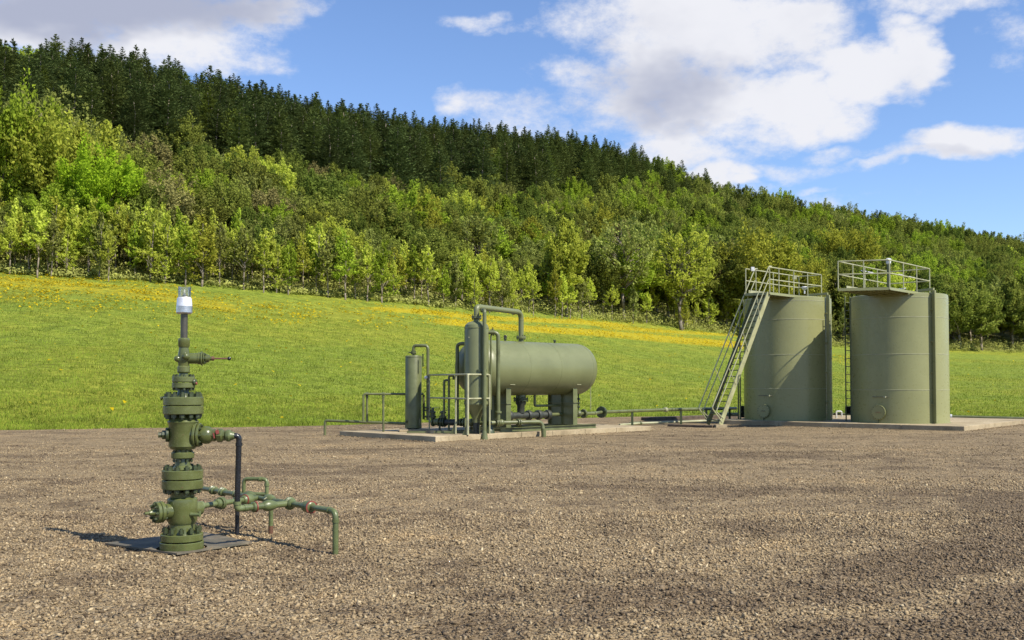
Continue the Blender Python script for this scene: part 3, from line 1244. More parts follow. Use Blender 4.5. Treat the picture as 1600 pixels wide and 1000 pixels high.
# ---- single trees that stand out in the photo: (px, depth, foot or top row, height, kind, material, label, which)
HERO = [
    (150, 88, 9.8, 'hero', 'leaf_vivid', 'round bright green tree rising over the saplings at the left edge of the wood', 0, 1.0),
    (96, 92, 11.5, 'hero', 'leaf_lime', 'yellowish green tree just left of the round bright green tree', 1, 1.0),
    (70, 100, 14.0, 'bare', 'leaf_olive', 'tall thin leafed olive tree standing against the dark conifers at far left', 1, 1.1),
    (-5, 90, 14.0, 'hero', 'leaf_bright', 'tall bright green tree cut by the left edge of the picture', 0, .8),
    (1178, 139, 14.6, 'hero', 'leaf_gold', 'tall yellow green tree behind the top of the tank stair', 0, 1.1),
    (1065, 127, 13.0, 'bare', 'leaf_lime', 'pale feathery tree with grey limbs between separator and stair', 0, 1.15),
    (975, 122, 13.5, 'bare', 'leaf_olive', 'greyish half bare tree with forked trunk beyond the meadow', 1, 1.1),
    (1325, 200, 14.0, 'hero', 'leaf_gold', 'broad yellow tree glowing on the slope above the two tanks', 1, 1.0),
    (1255, 148, 12.5, 'hero', 'leaf_gold', 'yellow leafed tree seen between the two tank platforms', 0, .75),
    (885, 112, 11.0, 'broad', 'leaf_lime', 'slender lime green tree above the right end of the horizontal vessel', 4, .9),
]
for px, y, H, kind, mat, label, wh, wide in HERO:
    x, y = pos_px(px, y)
    tree('broadleaf_tree', kind, x, y, H, M[mat], label, 'tree', None, wh, None, wide)
    taken.append((x, y, 5.5))

# ---- saplings along the edge of the wood
n_sap = 0


def zone(u):
    px = 800 + u * F
    if px < 250:
        return 'left of the wellhead'
    if px < 600:
        return 'between wellhead and separator'
    if px < 945:
        return 'behind the separator'
    if px < 1150:
        return 'between separator and stair'
    if px < 1490:
        return 'behind the two tanks'
    return 'right of both tanks'


SAP = []
SAPL = {'leaf_lime': 'slender lime green sapling', 'leaf_bright': 'slender fresh green sapling', 'leaf_gold': 'slender yellowish sapling', 'leaf_olive': 'slender dull olive sapling'}
for i in range(215):
    px = -60 + i * 4.6 + random.uniform(-4, 4)
    u = (px - 800) / F
    ye, yf, *_ = knots(u)
    y = yf + random.choice([0.2, 1.0, 2.2, 3.6, 5.2, 7.0]) + random.uniform(-.6, .6)
    SAP.append((px, y))
for i in range(27):
    px = 900 + i * 21 + random.uniform(-8, 8)
    u = (px - 800) / F
    ye, yf, *_ = knots(u)
    SAP.append((px, yf + random.uniform(0, 5)))
for px, y in SAP:
    x, y = pos_px(px, y)
    ok = all((a - x) ** 2 + (b_ - y) ** 2 > 1.0 for a, b_, c in taken[-12:])
    if not ok:
        continue
    H = random.uniform(3.9, 6.3) * (1.0 if px < 900 else .85)
    mat = random.choices(['leaf_lime', 'leaf_bright', 'leaf_gold', 'leaf_olive'], [7, 2, 1.5, 1.5 if px < 900 else 4])[0]
    tree('sapling', 'sapling', x, y, H, M[mat],
         SAPL[mat] + ' at the meadow edge ' + zone(x / y), 'sapling',
         'young trees lining the meadow top, ' + mat.split('_')[1] + ', ' + zone(x / y), None, None, random.uniform(.85, 1.25))
    taken.append((x, y, 1.2))
    n_sap += 1

# ---- trees up the slope
cands = []
yy = 82.0
row = 0
while yy < 372:
    step = 3.9 + (yy - 80) * .0075
    ulim = .565
    dx = step * 1.02
    nx = int(2 * ulim * yy / dx)
    for k in range(nx + 1):
        x = -ulim * yy + (k + (row % 2) * .5) * dx + random.uniform(-1.5, 1.5)
        y = yy + random.uniform(-1.6, 1.6)
        u = x / y
        ye, yf, zf, yr, zr = knots(u)
        if y < yf + 2.5 or y > yr + 9:
            continue
        t_ = (y - yf) / (yr - yf)
        cands.append((x, y, u, t_))
    yy += step * .92
    row += 1

UB = [(p - 800) / F for p in (-60, 0, 100, 300, 500, 700, 900, 1010, 1045)]
# conifer belt starts at this fraction of the slope
TB = [.40, .40, .40, .40, .42, .46, .52, .60, 1.2]
con, broad = [], []
for x, y, u, t_ in cands:
    if not free(x, y, 2.6):
        continue
    tb = interp(u, UB, TB) + .05 * noise.noise(Vector((x * .05, y * .05, 2))) * 2
    if (u < .10 and t_ > interp(u, UB[:-1], TB[:-1]) + (tb - interp(u, UB, TB))) or (.10 <= u < .24 and t_ > .6 and random.random() < (.24 - u) / .15):
        con.append((x, y, u, t_))
    else:
        broad.append((x, y, u, t_))
con.sort(key=lambda c: c[1])
broad.sort(key=lambda c: c[1])
print('trees: conifer', len(con), 'broad', len(broad), 'sapling', n_sap)

FAR = []
for i, (x, y, u, t_) in enumerate(con):
    H = random.uniform(12.3, 16.0)
    mat = random.choices(['needle', 'needle2', 'leaf_deep'], [6, 3.4, .6])[0]
    kind = 'conifer'
    if random.random() < .04:
        kind, mat, H = 'broad', 'leaf_deep', H * .72
    if t_ > .75 and u < -.48:
        kind, mat, H = 'broad', 'leaf_green', 11
    if i < 295 and kind == 'conifer':
        tree('conifer', kind, x, y, H, M[mat],
             ('very dark' if mat == 'needle' else 'mid green') + ' conifer ' + ('on the skyline ' if t_ > .93 else 'in the upper belt ') + zone(u), 'conifer',
             'conifers ' + ('very dark, ' if mat == 'needle' else 'mid green, ') + ('on the skyline ' if t_ > .93 else 'in the upper belt ') + zone(u))
    else:
        FAR.append((x, y, H, kind, mat))

def HB(t_):
    return ' low on the slope ' if t_ < .2 else (' midway up the slope ' if t_ < .5 else ' high on the slope ')


LAB = {
    'leaf_green': 'mid green leafy tree in the wood',
    'leaf_deep': 'deep green broadleaf tree in the wood',
    'leaf_lime': 'lime green leafy tree in the wood',
    'leaf_bright': 'fresh bright green tree in the wood',
    'leaf_olive': 'dull olive thin leaved tree in the wood',
    'leaf_gold': 'yellowish green tree in the wood',
    'leaf_brown': 'brownish tree just in bud in the wood',
}
for i, (x, y, u, t_) in enumerate(broad):
    nz = noise.noise(Vector((x * .045, y * .045, 11)))
    low = max(0, 1 - t_ * 2.6)
    right = max(0, u * 2)
    wts = [4.2 + right, 1.6 + 4 * t_ + right * 5, 1.0 * low + .05, .5 * (1 - right) + .8 * low, 1.3 + (1.0 if nz < -.1 else 0), .25 + low * .7 + (.3 if nz > .25 else 0), .6 * (1 - t_) + (.6 if nz < -.25 else 0)]
    mat = random.choices(['leaf_green', 'leaf_deep', 'leaf_lime', 'leaf_bright', 'leaf_olive', 'leaf_gold', 'leaf_brown'], wts)[0]
    kind = 'bare' if (mat in ('leaf_olive', 'leaf_brown') and random.random() < .55) else 'broad'
    H = random.uniform(5.2, 8.4) if u < 0.1 else random.uniform(7.0, 10.6)
    if t_ < .12:
        H *= .8 if u < .05 else 1.08
    if t_ > .8:
        H *= 1.1 if u < .1 else 1.25
    if i < 292:
        tree('broadleaf_tree', kind, x, y, H, M[mat], LAB[mat] + HB(t_) + zone(u), 'tree',
             'trees of the wood, ' + mat.split('_')[1] + ' leaved,' + HB(t_) + zone(u),
             None, None, random.uniform(1.0, 1.35))
    else:
        FAR.append((x, y, H, kind, mat))

# ---- the rest of the wood: one object of instances through geometry nodes
tcoll = bpy.data.collections.new('far_wood_crowns')
col.children.link(tcoll)
FK = [('broad', 0, 'leaf_green'), ('broad', 1, 'leaf_deep'), ('broad', 2, 'leaf_green'), ('broad', 3, 'leaf_deep'), ('bare', 1, 'leaf_olive'), ('broad', 4, 'leaf_gold'), ('conifer', 1, 'needle')]
pv, pi, ps, prr = [], [], [], []
for x, y, H, kind, mat in FAR:
    if kind == 'conifer':
        k = 6
    elif mat in ('leaf_olive', 'leaf_brown'):
        k = 4
    elif mat in ('leaf_gold', 'leaf_lime'):
        k = 5
    elif mat == 'leaf_deep':
        k = random.choice([1, 3])
    else:
        k = random.choice([0, 2])
    pv.append((x, y, height(x, y)))
    pi.append(k)
    ps.append(H / PROTO[FK[k][0]][FK[k][1]][2])
    prr.append(random.random() * 6.283)
print('far wood', len(FAR))
fm = bpy.data.meshes.new('far_wood')
fm.from_pydata(pv, [], [])
for nm, ty, ar in (('pick', 'INT', pi), ('size', 'FLOAT', ps), ('turn', 'FLOAT', prr)):
    a_ = fm.attributes.new(nm, ty, 'POINT')
    a_.data.foreach_set('value', ar)
far = link('distant_wood', fm, None, kind='stuff')
src = []
for k, (kd, wi, mt) in enumerate(FK):
    # the seven source trees stand in the wood themselves, at the far end of the ridge
    cme = PROTO[kd][wi][0]
    o = bpy.data.objects.new('crown', cme)
    src.append(o)
    tcoll.objects.link(o)
    o.material_slots[0].link = 'OBJECT'
    o.material_slots[0].material = M[mt]
    xx = 60 + 9 * k
    yy = 372 + 3 * (k % 2)
    rt = thing('conifer' if kd == 'conifer' else 'broadleaf_tree', 'tree on the far ridge behind the skyline', 'tree', (xx, yy, height(xx, yy)), 'trees behind the skyline')
    tr = bpy.data.objects.new('trunk', PROTO[kd][wi][1])
    col.objects.link(tr)
    tr.parent = rt
    o.parent = rt
ng = bpy.data.node_groups.new('far_wood', 'GeometryNodeTree')
ng.interface.new_socket('Geometry', in_out='INPUT', socket_type='NodeSocketGeometry')
ng.interface.new_socket('Geometry', in_out='OUTPUT', socket_type='NodeSocketGeometry')
gi = ng.nodes.new('NodeGroupInput')
go = ng.nodes.new('NodeGroupOutput')
join = ng.nodes.new('GeometryNodeJoinGeometry')


def named(nm, ty):
    nd = ng.nodes.new('GeometryNodeInputNamedAttribute')
    nd.data_type = ty
    nd.inputs[0].default_value = nm
    return nd.outputs[0]


for k, o in enumerate(src):
    iop = ng.nodes.new('GeometryNodeInstanceOnPoints')
    cmp_ = ng.nodes.new('FunctionNodeCompare')
    cmp_.data_type = 'INT'
    cmp_.operation = 'EQUAL'
    ng.links.new(named('pick', 'INT'), cmp_.inputs[2])
    cmp_.inputs[3].default_value = k
    ob = ng.nodes.new('GeometryNodeObjectInfo')
    ob.inputs[0].default_value = o
    ob.transform_space = 'ORIGINAL'
    ng.links.new(gi.outputs[0], iop.inputs['Points'])
    ng.links.new(cmp_.outputs[0], iop.inputs['Selection'])
    ng.links.new(ob.outputs['Geometry'], iop.inputs['Instance'])
    cx = ng.nodes.new('ShaderNodeCombineXYZ')
    ng.links.new(named('turn', 'FLOAT'), cx.inputs[2])
    ng.links.new(cx.outputs[0], iop.inputs['Rotation'])
    c2 = ng.nodes.new('ShaderNodeCombineXYZ')
    for q_ in range(3):
        ng.links.new(named('size', 'FLOAT'), c2.inputs[q_])
    ng.links.new(c2.outputs[0], iop.inputs['Scale'])
    ng.links.new(iop.outputs[0], join.inputs[0])
ng.links.new(join.outputs[0], go.inputs[0])
md = far.modifiers.new('far_wood', 'NODES')
md.node_group = ng

# ---- undergrowth along the foot of the wood
g = np.random.default_rng(77)
P, N, S, A = [], [], [], []
for i in range(3800):
    u = g.uniform(-.56, .56)
    ye, yf, *_ = knots(u)
    y = yf + g.random() ** 1.3 * 16 + .6
    x = u * y
    z = height(x, y)
    hh = g.uniform(.3, 1.4) * ((.55 + .16 * min(6, max(0, y - yf - 2))) if u < 0 else 1.5)
    rr = g.uniform(.4, 1.0)
    n_ = 20
    d = g.normal(size=(n_, 3))
    d /= np.linalg.norm(d, axis=1)[:, None]
    c = np.array([x, y, z + hh * .5])
    P.append(c + d * (g.random(n_) ** .5)[:, None] * np.array([rr, rr, hh * .5]))
    N.append(d + np.array([0, 0, .6]))
    S.append(.19 * (.6 + .8 * g.random(n_)))
    A.append(np.clip(g.random() * .7 + .3 * g.random(n_), 0, 1))
P, N, S, A = map(np.concatenate, (P, N, S, A))
vts = leaf_quads(P, N, S, g)
me = np_mesh('undergrowth', vts, np.arange(len(vts)).reshape(-1, 4), {'var': ('FACE', A)})
link('undergrowth', me, M['brush'], kind='stuff')


# ================================================================== WELLHEAD
YW = 9.62
AX = at(284, 858, YW).x
WB = Vector((AX, YW, 0.0))


def wz(py):
    """height at the wellhead's distance of a photo row"""
    return at(284, py, YW).z


PXM = YW / F  # metres per photo pixel here
ZA = Vector((0, 0, 1))
well = thing('wellhead', 'olive green gas wellhead stacked from bolted flanges with a clear glass cap', 'wellhead', WB)


def wp(px, py, dy=0.0):
    return at(px, py, YW + dy)


def wcol(name, prof, mat=None, seg=28, parent=None):
    """turned body given by (half width px, row px) from top to bottom"""
    pr = [(r * PXM, wz(y)) for r, y in reversed(prof)]
    z0 = pr[0][1]
    return MB().lathe((AX, YW, z0), ZA, [(r, z - z0) for r, z in pr], seg).build(name, mat or M['well'], parent or well)


# base flange
fb = []
for y0, y1, rr in ((845.5, 858, 33), (833, 844, 32)):
    zc = (wz(y0) + wz(y1)) / 2
    fb.append(MB().disc((AX, YW, zc), ZA, rr * PXM, abs(wz(y0) - wz(y1)), 36).build('flange', M['well'], well))
bolts(fb[1], (AX, YW, wz(838)), ZA, 26 * PXM, 11, 4.2 * PXM, 31 * PXM, M['bolt'])
wcol('neck', [(19, 817), (19, 826), (21, 834)])
# lower body with its octagonal block
wcol('casing_spool', [(18, 768), (18, 776), (22.5, 779), (23, 783), (23, 812), (20, 817.5)], seg=28)
z1, z0 = wz(782), wz(814)
# side outlet: blind flange toward the camera on the left
d45 = Vector((-0.72, -0.69, 0))
pc = Vector((AX, YW, wz(797)))
q = MB().cyl(pc, pc + d45 * .235, 12.5 * PXM, 20)
q.build('outlet_neck', M['well'], well)
of = MB().disc(pc + d45 * .215, d45, 16.5 * PXM, .035, 28).build('flange', M['well'], well)
of2 = MB().disc(pc + d45 * .254, d45, 16.5 * PXM, .035, 28).build('flange', M['well'], well)
bolts(of2, pc + d45 * .235, d45, 12.4 * PXM, 8, 2.3 * PXM, .125, M['bolt'])
MB().cyl(pc + d45 * .27, pc + d45 * .33, .035, 16, .022).cyl(pc + d45 * .33, pc + d45 * .37, .014, 10).build('plug', M['well'], well)
# side outlet: to the flowline at the back right
d2 = Vector((0.62, 0.78, 0)).normalized()
MB().cyl(pc, pc + d2 * .20, 11 * PXM, 20).build('outlet_neck', M['well'], well)
# small needle fitting
fp = Vector((AX, YW, wz(802))) + Vector((.75, -.6, 0)).normalized() * .14
MB().cyl(fp, fp + Vector((.09, -.01, 0)), .018, 10).cyl(fp + Vector((.09, -.01, -.02)), fp + Vector((.09, -.01, .03)), .013, 8).build('needle_valve', M['line'], well)
# second flange pair
zc = wz(748.5)
wcol('neck', [(11, 716), (12, 727), (17, 733)])
pr = flange_pair(well, (AX, YW, zc), ZA, 31 * PXM, 14 * PXM, .008, M['well'], 11, 4.5 * PXM, seg=40, over=7.5 * PXM)
# collar
cf = MB().disc((AX, YW, wz(711)), ZA, 17.5 * PXM, 9.5 * PXM, 28).build('collar', M['well'], well)
bolts(cf, (AX, YW, wz(712.5)), ZA, 14 * PXM, 8, 2.0 * PXM, 19 * PXM, M['bolt'])
# upper valve body
wcol('valve_body', [(17, 648), (21, 655), (24, 659), (21.5, 664), (21.5, 697), (18, 701.5), (12, 702.5), (12, 710)])
pv_ = Vector((AX, YW, wz(679)))
dl = Vector((-0.93, -0.36, 0)).normalized()
MB().disc(pv_ + dl * .145, dl, .068, .03).lathe(pv_ + dl * .16, dl, [(.042, 0), (.042, .03), (.026, .035), (.026, .065)], 8).build('gland_nut', M['bolt'], well)
# right branch: bonnet flange, ball, valve, union
dr = Vector((0.985, 0.02, -0.025)).normalized()
MB().cyl(pv_, pv_ + dr * .13, .1, 24).build('outlet_neck', M['well'], well)
rf = MB().disc(pv_ + dr * .125, dr, 19.5 * PXM, .028, 32).build('flange', M['well'], well)
rf2 = MB().disc(pv_ + dr * .157, dr, 18.5 * PXM, .026, 32).build('flange', M['well'], well)
bolts(rf2, pv_ + dr * .142, dr, 14.5 * PXM, 8, 2.2 * PXM, .10, M['bolt'])
MB().lathe(pv_ + dr * .165, dr, [(.066, 0), (.078, .02), (.086, .05), (.083, .085), (.062, .115), (.045, .13)], 24).build('reducer_bulb', M['well'], well)
vb = MB().lathe(pv_ + dr * .275, dr, [(.044, 0), (.06, .01), (.06, .035), (.048, .045), (.066, .06), (.066, .1), (.05, .115), (.05, .13)], 8).build('side_valve', M['well'], well)
MB().disc(pv_ + dr * .335 + Vector((0, -.03, .03)), (0.1, -.6, .75), .025, .03).build('bonnet', M['bolt'], vb)
MB().box(pv_ + dr * .345 + Vector((0, -.055, .035)), (.03, .006, .045), (1, 0, .4), (0, .5, 1)).build('tag', M['red'], vb)
MB().box(pv_ + dr * .315 + Vector((0, -.062, .0)), (.012, .006, .055), (1, 0, .3), (0, .2, 1)).build('tag', M['red'], vb)
un = MB().lathe(pv_ + dr * .41, dr, [(.034, 0), (.05, .004), (.058, .018), (.058, .04), (.046, .05), (.04, .065), (.032, .085)], 20).build('union', M['line'], well)
e0 = pv_ + dr * .47
e1 = at(373.5, 682, YW + .03)
e1.z = e0.z - .005
foot = at(373.5, 784, YW + .03)
foot.x = e1.x - .012
rp = MB().tube([e0, e1, foot], .0275, .075, 16).build('riser_pipe', M['black'], well)
ej = e1 + Vector((0, 0, -.095))
MB().cyl(ej, ej + Vector((0, 0, .03)), .034, 16).build('elbow_collar', M['black'], rp)
# big upper flange pair
pr = flange_pair(well, (AX, YW, wz(633.5)), ZA, 30.5 * PXM, 13 * PXM, .006, M['well'], 12, 4.5 * PXM, seg=40, over=7.5 * PXM)
MB().cyl(at(253, 622, YW), at(258, 620, YW), .012, 8).disc(at(252, 622.5, YW), (1, 0, .2), .018, .012).build('grease_nipple', M['bolt'], well)
wcol('neck', [(8, 606), (9, 614), (12, 621)])
fs = flange_pair(well, (AX, YW, wz(597.5)), ZA, 17.5 * PXM, 8.6 * PXM, .004, M['well'], 8, 2.1 * PXM, seg=32, over=4 * PXM)
pg = MB().disc(at(304, 597, YW - .02), (1, -.3, 0), .03, .03, 14).build('gauge_plug', M['bolt'], well)
MB().disc(at(307, 599, YW - .02), (1, -.3, 0), .014, .012, 10).build('tag', M['red'], pg)
wcol('neck', [(6.5, 580), (6.8, 583), (7.5, 590)])
wcol('collar', [(8, 571.5), (9.6, 573.5), (9.6, 581), (8.2, 583)])
wcol('cross_fitting', [(6.6, 539), (7, 543), (8.6, 553), (9.4, 560), (8.6, 568), (7.8, 573)])
cx_ = Vector((AX, YW, wz(560)))
MB().ball(at(277.5, 560.5, YW - .03), 5.2 * PXM).ball(at(290.5, 557, YW - .05), 5.6 * PXM).build('cast_boss', M['well'], well)
dv = Vector((0.985, .17, 0)).normalized()
MB().lathe(cx_ + dv * .03, dv, [(.05, 0), (.052, .1), (.058, .105), (.058, .125), (.05, .13)], 20).build('branch_neck', M['well'], well)
nf = MB().disc(cx_ + dv * .168, dv, .068, .018, 24).build('flange', M['well'], well)
MB().disc(cx_ + dv * .188, dv, .056, .014, 24).build('flange', M['well'], well)
bolts(nf, cx_ + dv * .178, dv, .045, 6, .012, .06, M['bolt'])
bn = MB().lathe(cx_ + dv * .195, dv, [(.035, 0), (.04, .01), (.036, .04), (.02, .05), (.018, .075)], 12).build('bonnet', M['well'], well)
hd = MB().cyl(cx_ + dv * .26, cx_ + dv * .285, .021, 8).cyl(cx_ + dv * .28, cx_ + dv * .42, .0085, 8).build('valve_handle', M['rusty'], well)
MB().ball(cx_ + dv * .425, .0185, 12, 8).build('knob', M['black'], hd)
wcol('coupling', [(7, 528), (8.8, 530.5), (8.8, 540.5), (7.5, 543)])
wcol('top_pipe', [(5.4, 489), (5.4, 531)], M['bare'])
# glass cap
wcol('cap_ring', [(11, 477.5), (12.3, 479), (12.3, 488.5), (10.5, 490.5), (6, 491)], M['silver'])
wcol('frosted_sleeve', [(9.6, 464.5), (11.2, 467), (11.9, 478.5)], M['sleeve'])
pr = [(r * PXM, wz(y)) for r, y in ((9.4, 464), (10.0, 449.0), (10.4, 448.4), (8.9, 448.2), (8.6, 463))]
z0 = pr[0][1]
MB().lathe((AX, YW, z0), ZA, [(r, z - z0) for r, z in pr], 28).build('glass_dome', M['glass'], well)
MB().lathe((AX, YW, wz(464)), ZA, [(.018, 0), (.018, .02), (.009, .03), (.006, .07), (0, .075)], 12).build('sensor_tip', M['white'], well)

# cellar plates
c_l, c_f, c_r, c_b = ground(164, 853), ground(258, 872), ground(394, 851), ground(312, 834)
ctr = (c_l + c_r) / 2


def plate(corners, label):
    rt = MB().prism([(p.x, p.y) for p in corners], .012, .030)
    o = rt.build('cover_plate', M['plate'], None, smooth=False)
    tag(o, label, 'steel plate', 'steel plates round the wellhead foot')
    return o


mf, mb_ = c_f.lerp(c_r, .12), c_l.lerp(c_b, .42)
hole = .235


def arc(a0, a1, n=12):
    return [Vector((AX + hole * math.cos(a0 + (a1 - a0) * i / n), YW + hole * math.sin(a0 + (a1 - a0) * i / n), 0)) for i in range(n + 1)]


ang_f = math.atan2(mf.y - YW, mf.x - AX)
ang_b = math.atan2(mb_.y - YW, mb_.x - AX)
if ang_b < ang_f:
    ang_b += 2 * math.pi
plate([mf + Vector((.004, 0, 0)), c_r, c_b, mb_ + Vector((.004, 0, 0))] + list(reversed(arc(ang_f, ang_b))), 'rusty brown steel plate half right of the wellhead foot')
plate([mf - Vector((.004, 0, 0))] + arc(ang_f, ang_f - (2 * math.pi - (ang_b - ang_f))) + [mb_ - Vector((.004, 0, 0)), c_l], 'dark pointed steel plate half left of the wellhead foot')

# ================================================================== FLOWLINE MANIFOLD
ml_o = ground(524, 865)
man = thing('flowline_manifold', 'low olive green manifold of threaded pipes and valves right of the wellhead', 'pipe manifold', ml_o)
ZM = at(524, 799, ml_o.y).z


def mpt(px, py, z=None):
    """point on the manifold's level plane"""
    return ground(px, py, ZM if z is None else z)


# main line from far left back to the near right leg
A0, A1 = mpt(316, 763), Vector((ml_o.x, ml_o.y, ZM))
dm = (A1 - A0).normalized()
L_ = (A1 - A0).length
MB().tube([A0 + dm * (L_ * .62), A1, ml_o + Vector((0, 0, -.05))], .0285, .07, 16).build('leg_pipe', M['line'], man)
lj = A1 + Vector((0, 0, -.105))
MB().cyl(lj, lj + Vector((0, 0, .03)), .034, 16).build('elbow_collar', M['line'], man)
MB().lathe(A1 - dm * .13, dm, [(.034, 0), (.034, .03)], 16).build('elbow_collar', M['line'], man)
MB().cyl(A0, A0 + dm * (L_ * .64), .028, 14).build('main_pipe', M['line'], man)
MB().lathe(A0 - dm * .07, dm, [(.015, 0), (.015, .08)], 8).build('plug', M['bolt'], man)


def joint(o, d, prof, mat='line', name='coupling', seg=16):
    return MB().lathe(o, d, prof, seg).build(name, M[mat], man)


for s in (.10, .18, .30):
    joint(A0 + dm * L_ * s, dm, [(.036, -.03), (.05, -.025), (.05, -.008), (.036, 0), (.036, .012), (.047, .02), (.047, .035), (.034, .045)], 'line', 'union')
for s in (.40, .55):
    joint(A0 + dm * L_ * s, dm, [(.034, -.07), (.055, -.04), (.06, 0), (.055, .05), (.034, .09)], 'line', 'valve_body')
# line from the casing spool to the manifold
B0 = pc + d2 * .19
B0.z = ZM + .01
B1 = A0 + dm * L_ * .47
db = (B1 - B0).normalized()
LB = (B1 - B0).length
MB().cyl(B0, B1, .027, 14).build('branch_pipe', M['line'], man)
for s in (.02, .30, .62):
    joint(B0 + db * LB * s, db, [(.034, -.03), (.047, -.02), (.047, .015), (.034, .025)], 'line', 'union')
cfm = MB().disc(B0 + db * LB * .34, db, .062, .02, 20).build('flange', M['line'], man)
MB().disc(B0 + db * LB * .34 + db * .024, db, .062, .02, 20).build('flange', M['line'], man)
bolts(cfm, B0 + db * LB * .34 + db * .012, db, .047, 6, .010, .06, M['bolt'])
vb = joint(B0 + db * LB * .80, db, [(.035, -.07), (.055, -.045), (.062, 0), (.055, .05), (.036, .07)], 'line', 'valve_body')
MB().lathe(B0 + db * LB * .74, db, [(.04, 0), (.058, .003), (.058, .018), (.04, .02)], 16).build('band', M['red'], vb)
# parallel line nearer the camera, fed by the riser
C0 = Vector((foot.x, foot.y, ZM))
C1 = A0 + dm * L_ * .70
dc = (C1 - C0).normalized()
LC = (C1 - C0).length
MB().tube([foot + Vector((0, 0, -.01)), C0, C1], .0325, .06, 16).build('elbow_pipe', M['line'], man)
joint(C0 + Vector((0, 0, .04)), (0, 0, 1), [(.038, 0), (.038, .03)], 'line', 'coupling')
joint(C0 + dc * .07, dc, [(.037, 0), (.037, .04)], 'line', 'coupling')
r_ = joint(C0 + dc * .19, dc, [(.036, -.03), (.05, -.02), (.05, .0), (.036, .01)], 'line', 'union')
MB().lathe(C0 + dc * .19, dc, [(.045, .0), (.055, .002), (.055, .014), (.045, .016)], 16).build('band', M['red'], r_)
joint(C0 + dc * .28, dc, [(.033, 0), (.052, .03), (.056, .07), (.05, .11), (.034, .15)], 'line', 'check_valve')
joint(A0 + dm * L_ * .70, dm, [(.034, -.06), (.05, -.05), (.05, -.02), (.066, -.01), (.066, .012), (.048, .02), (.048, .05), (.034, .07)], 'line', 'union')
vb = joint(A0 + dm * L_ * .84, dm, [(.034, -.11), (.05, -.1), (.058, -.06), (.05, -.03), (.062, -.02), (.062, .015), (.04, .03)], 'line', 'check_valve')
MB().lathe(A0 + dm * L_ * .84, dm, [(.05, .012), (.0635, .014), (.0635, .022), (.045, .024)], 16).build('band', M['red'], vb)
# inverted U behind
p0 = A0 + dm * L_ * .35
ptop0 = at(381, 748, p0.y + .15)
ptop1 = at(417, 745.5, ptop0.y - .05)
ptop1.z = ptop0.z
pb1 = Vector((ptop1.x, ptop1.y, ZM - .02))
MB().tube([Vector((ptop0.x, ptop0.y, ZM)), ptop0, ptop1, pb1], .021, .05, 14).build('bypass_loop', M['line'], man)
joint(ptop1 + Vector((0, 0, -.075)), (0, 0, 1), [(.027, 0), (.027, .025)])
joint(ptop1 + Vector((-.085, 0, 0)), (1, 0, 0), [(.027, 0), (.027, .025)])
MB().cyl(Vector((ptop0.x, ptop0.y, ZM)), pb1 + Vector((0, 0, .02)), .022, 12).build('cross_pipe', M['line'], man)
hv = MB().bar(at(413, 780, p0.y - .55), at(420, 775, p0.y - .4), .012, .006).build('valve_lever', M['rail'], man)
# supports
sp = ground(423, 834)
sup = MB().cyl(sp + Vector((0, 0, -.03)), Vector((sp.x, sp.y, ZM)), .024, 14).build('support_post', M['line'], man)
MB().cyl(sp + Vector((0, 0, -.02)), sp + Vector((0, 0, .085)), .0255, 14).build('rusty_foot', M['rusty'], sup)
bp_ = ground(370.5, 836)
MB().cyl(bp_ + Vector((0, 0, -.03)), Vector((bp_.x, bp_.y, ZM)), .024, 14).build('support_post', M['black'], man)

# ================================================================== SEPARATOR PAD
K = ground(680.3, 690.8)
e1_ = Vector((.717, .697, 0)).normalized()
e2_ = Vector((-e1_.y, e1_.x, 0))
ZP = .155


def sp_(s, t, z=ZP):
    return K + e1_ * s + e2_ * t + Vector((0, 0, z))


joints = [0, 1.95, 3.35, 4.7, 6.2, 7.75, 9.62]
pad = thing('concrete_pad', 'low pale concrete pad under the separator and its pipework', 'concrete pad', K)
for i in range(len(joints) - 1):
    a, b_ = joints[i] + .006, joints[i + 1] - .006
    zz = ZP + random.uniform(-.004, .004)
    cs_ = [sp_(a, 0), sp_(b_, 0), sp_(b_, 4.62), sp_(a, 4.62)]
    MB().prism([(p.x, p.y) for p in cs_], -.1, zz).build('slab', M['concrete'], pad, smooth=False, bevel=.012)

# ---------------- horizontal vessel
TC = 1.1
SC = 4.76
LCY = 4.32
RV = .845
ZV = 2.09
sep_v = thing('separator_vessel', 'big olive green horizontal cylinder vessel on two saddles at the pad', 'pressure vessel', sp_(SC, TC))
ca = sp_(SC - LCY / 2, TC, ZV)
cb_ = sp_(SC + LCY / 2, TC, ZV)
MB().lathe(ca, e1_, [(RV, 0), (RV, LCY)], 72).build('shell', M['vessel'], sep_v)
hp = [(RV * math.cos(a_), .6 * math.sin(a_)) for a_ in [math.pi / 2 * i / 14 for i in range(15)]]
hp[-1] = (0, .6)
MB().lathe(cb_, e1_, hp, 72).build('head', M['vessel'], sep_v)
MB().lathe(ca, -e1_, hp, 72).build('head', M['vessel'], sep_v)
for s in (0.0, 1.42, 2.8, LCY):
    MB().lathe(ca + e1_ * (s - .006), e1_, [(RV - .01, 0), (RV + .0035, .003), (RV + .0035, .009), (RV - .01, .012)], 72).build('weld_seam', M['vessel'], sep_v)
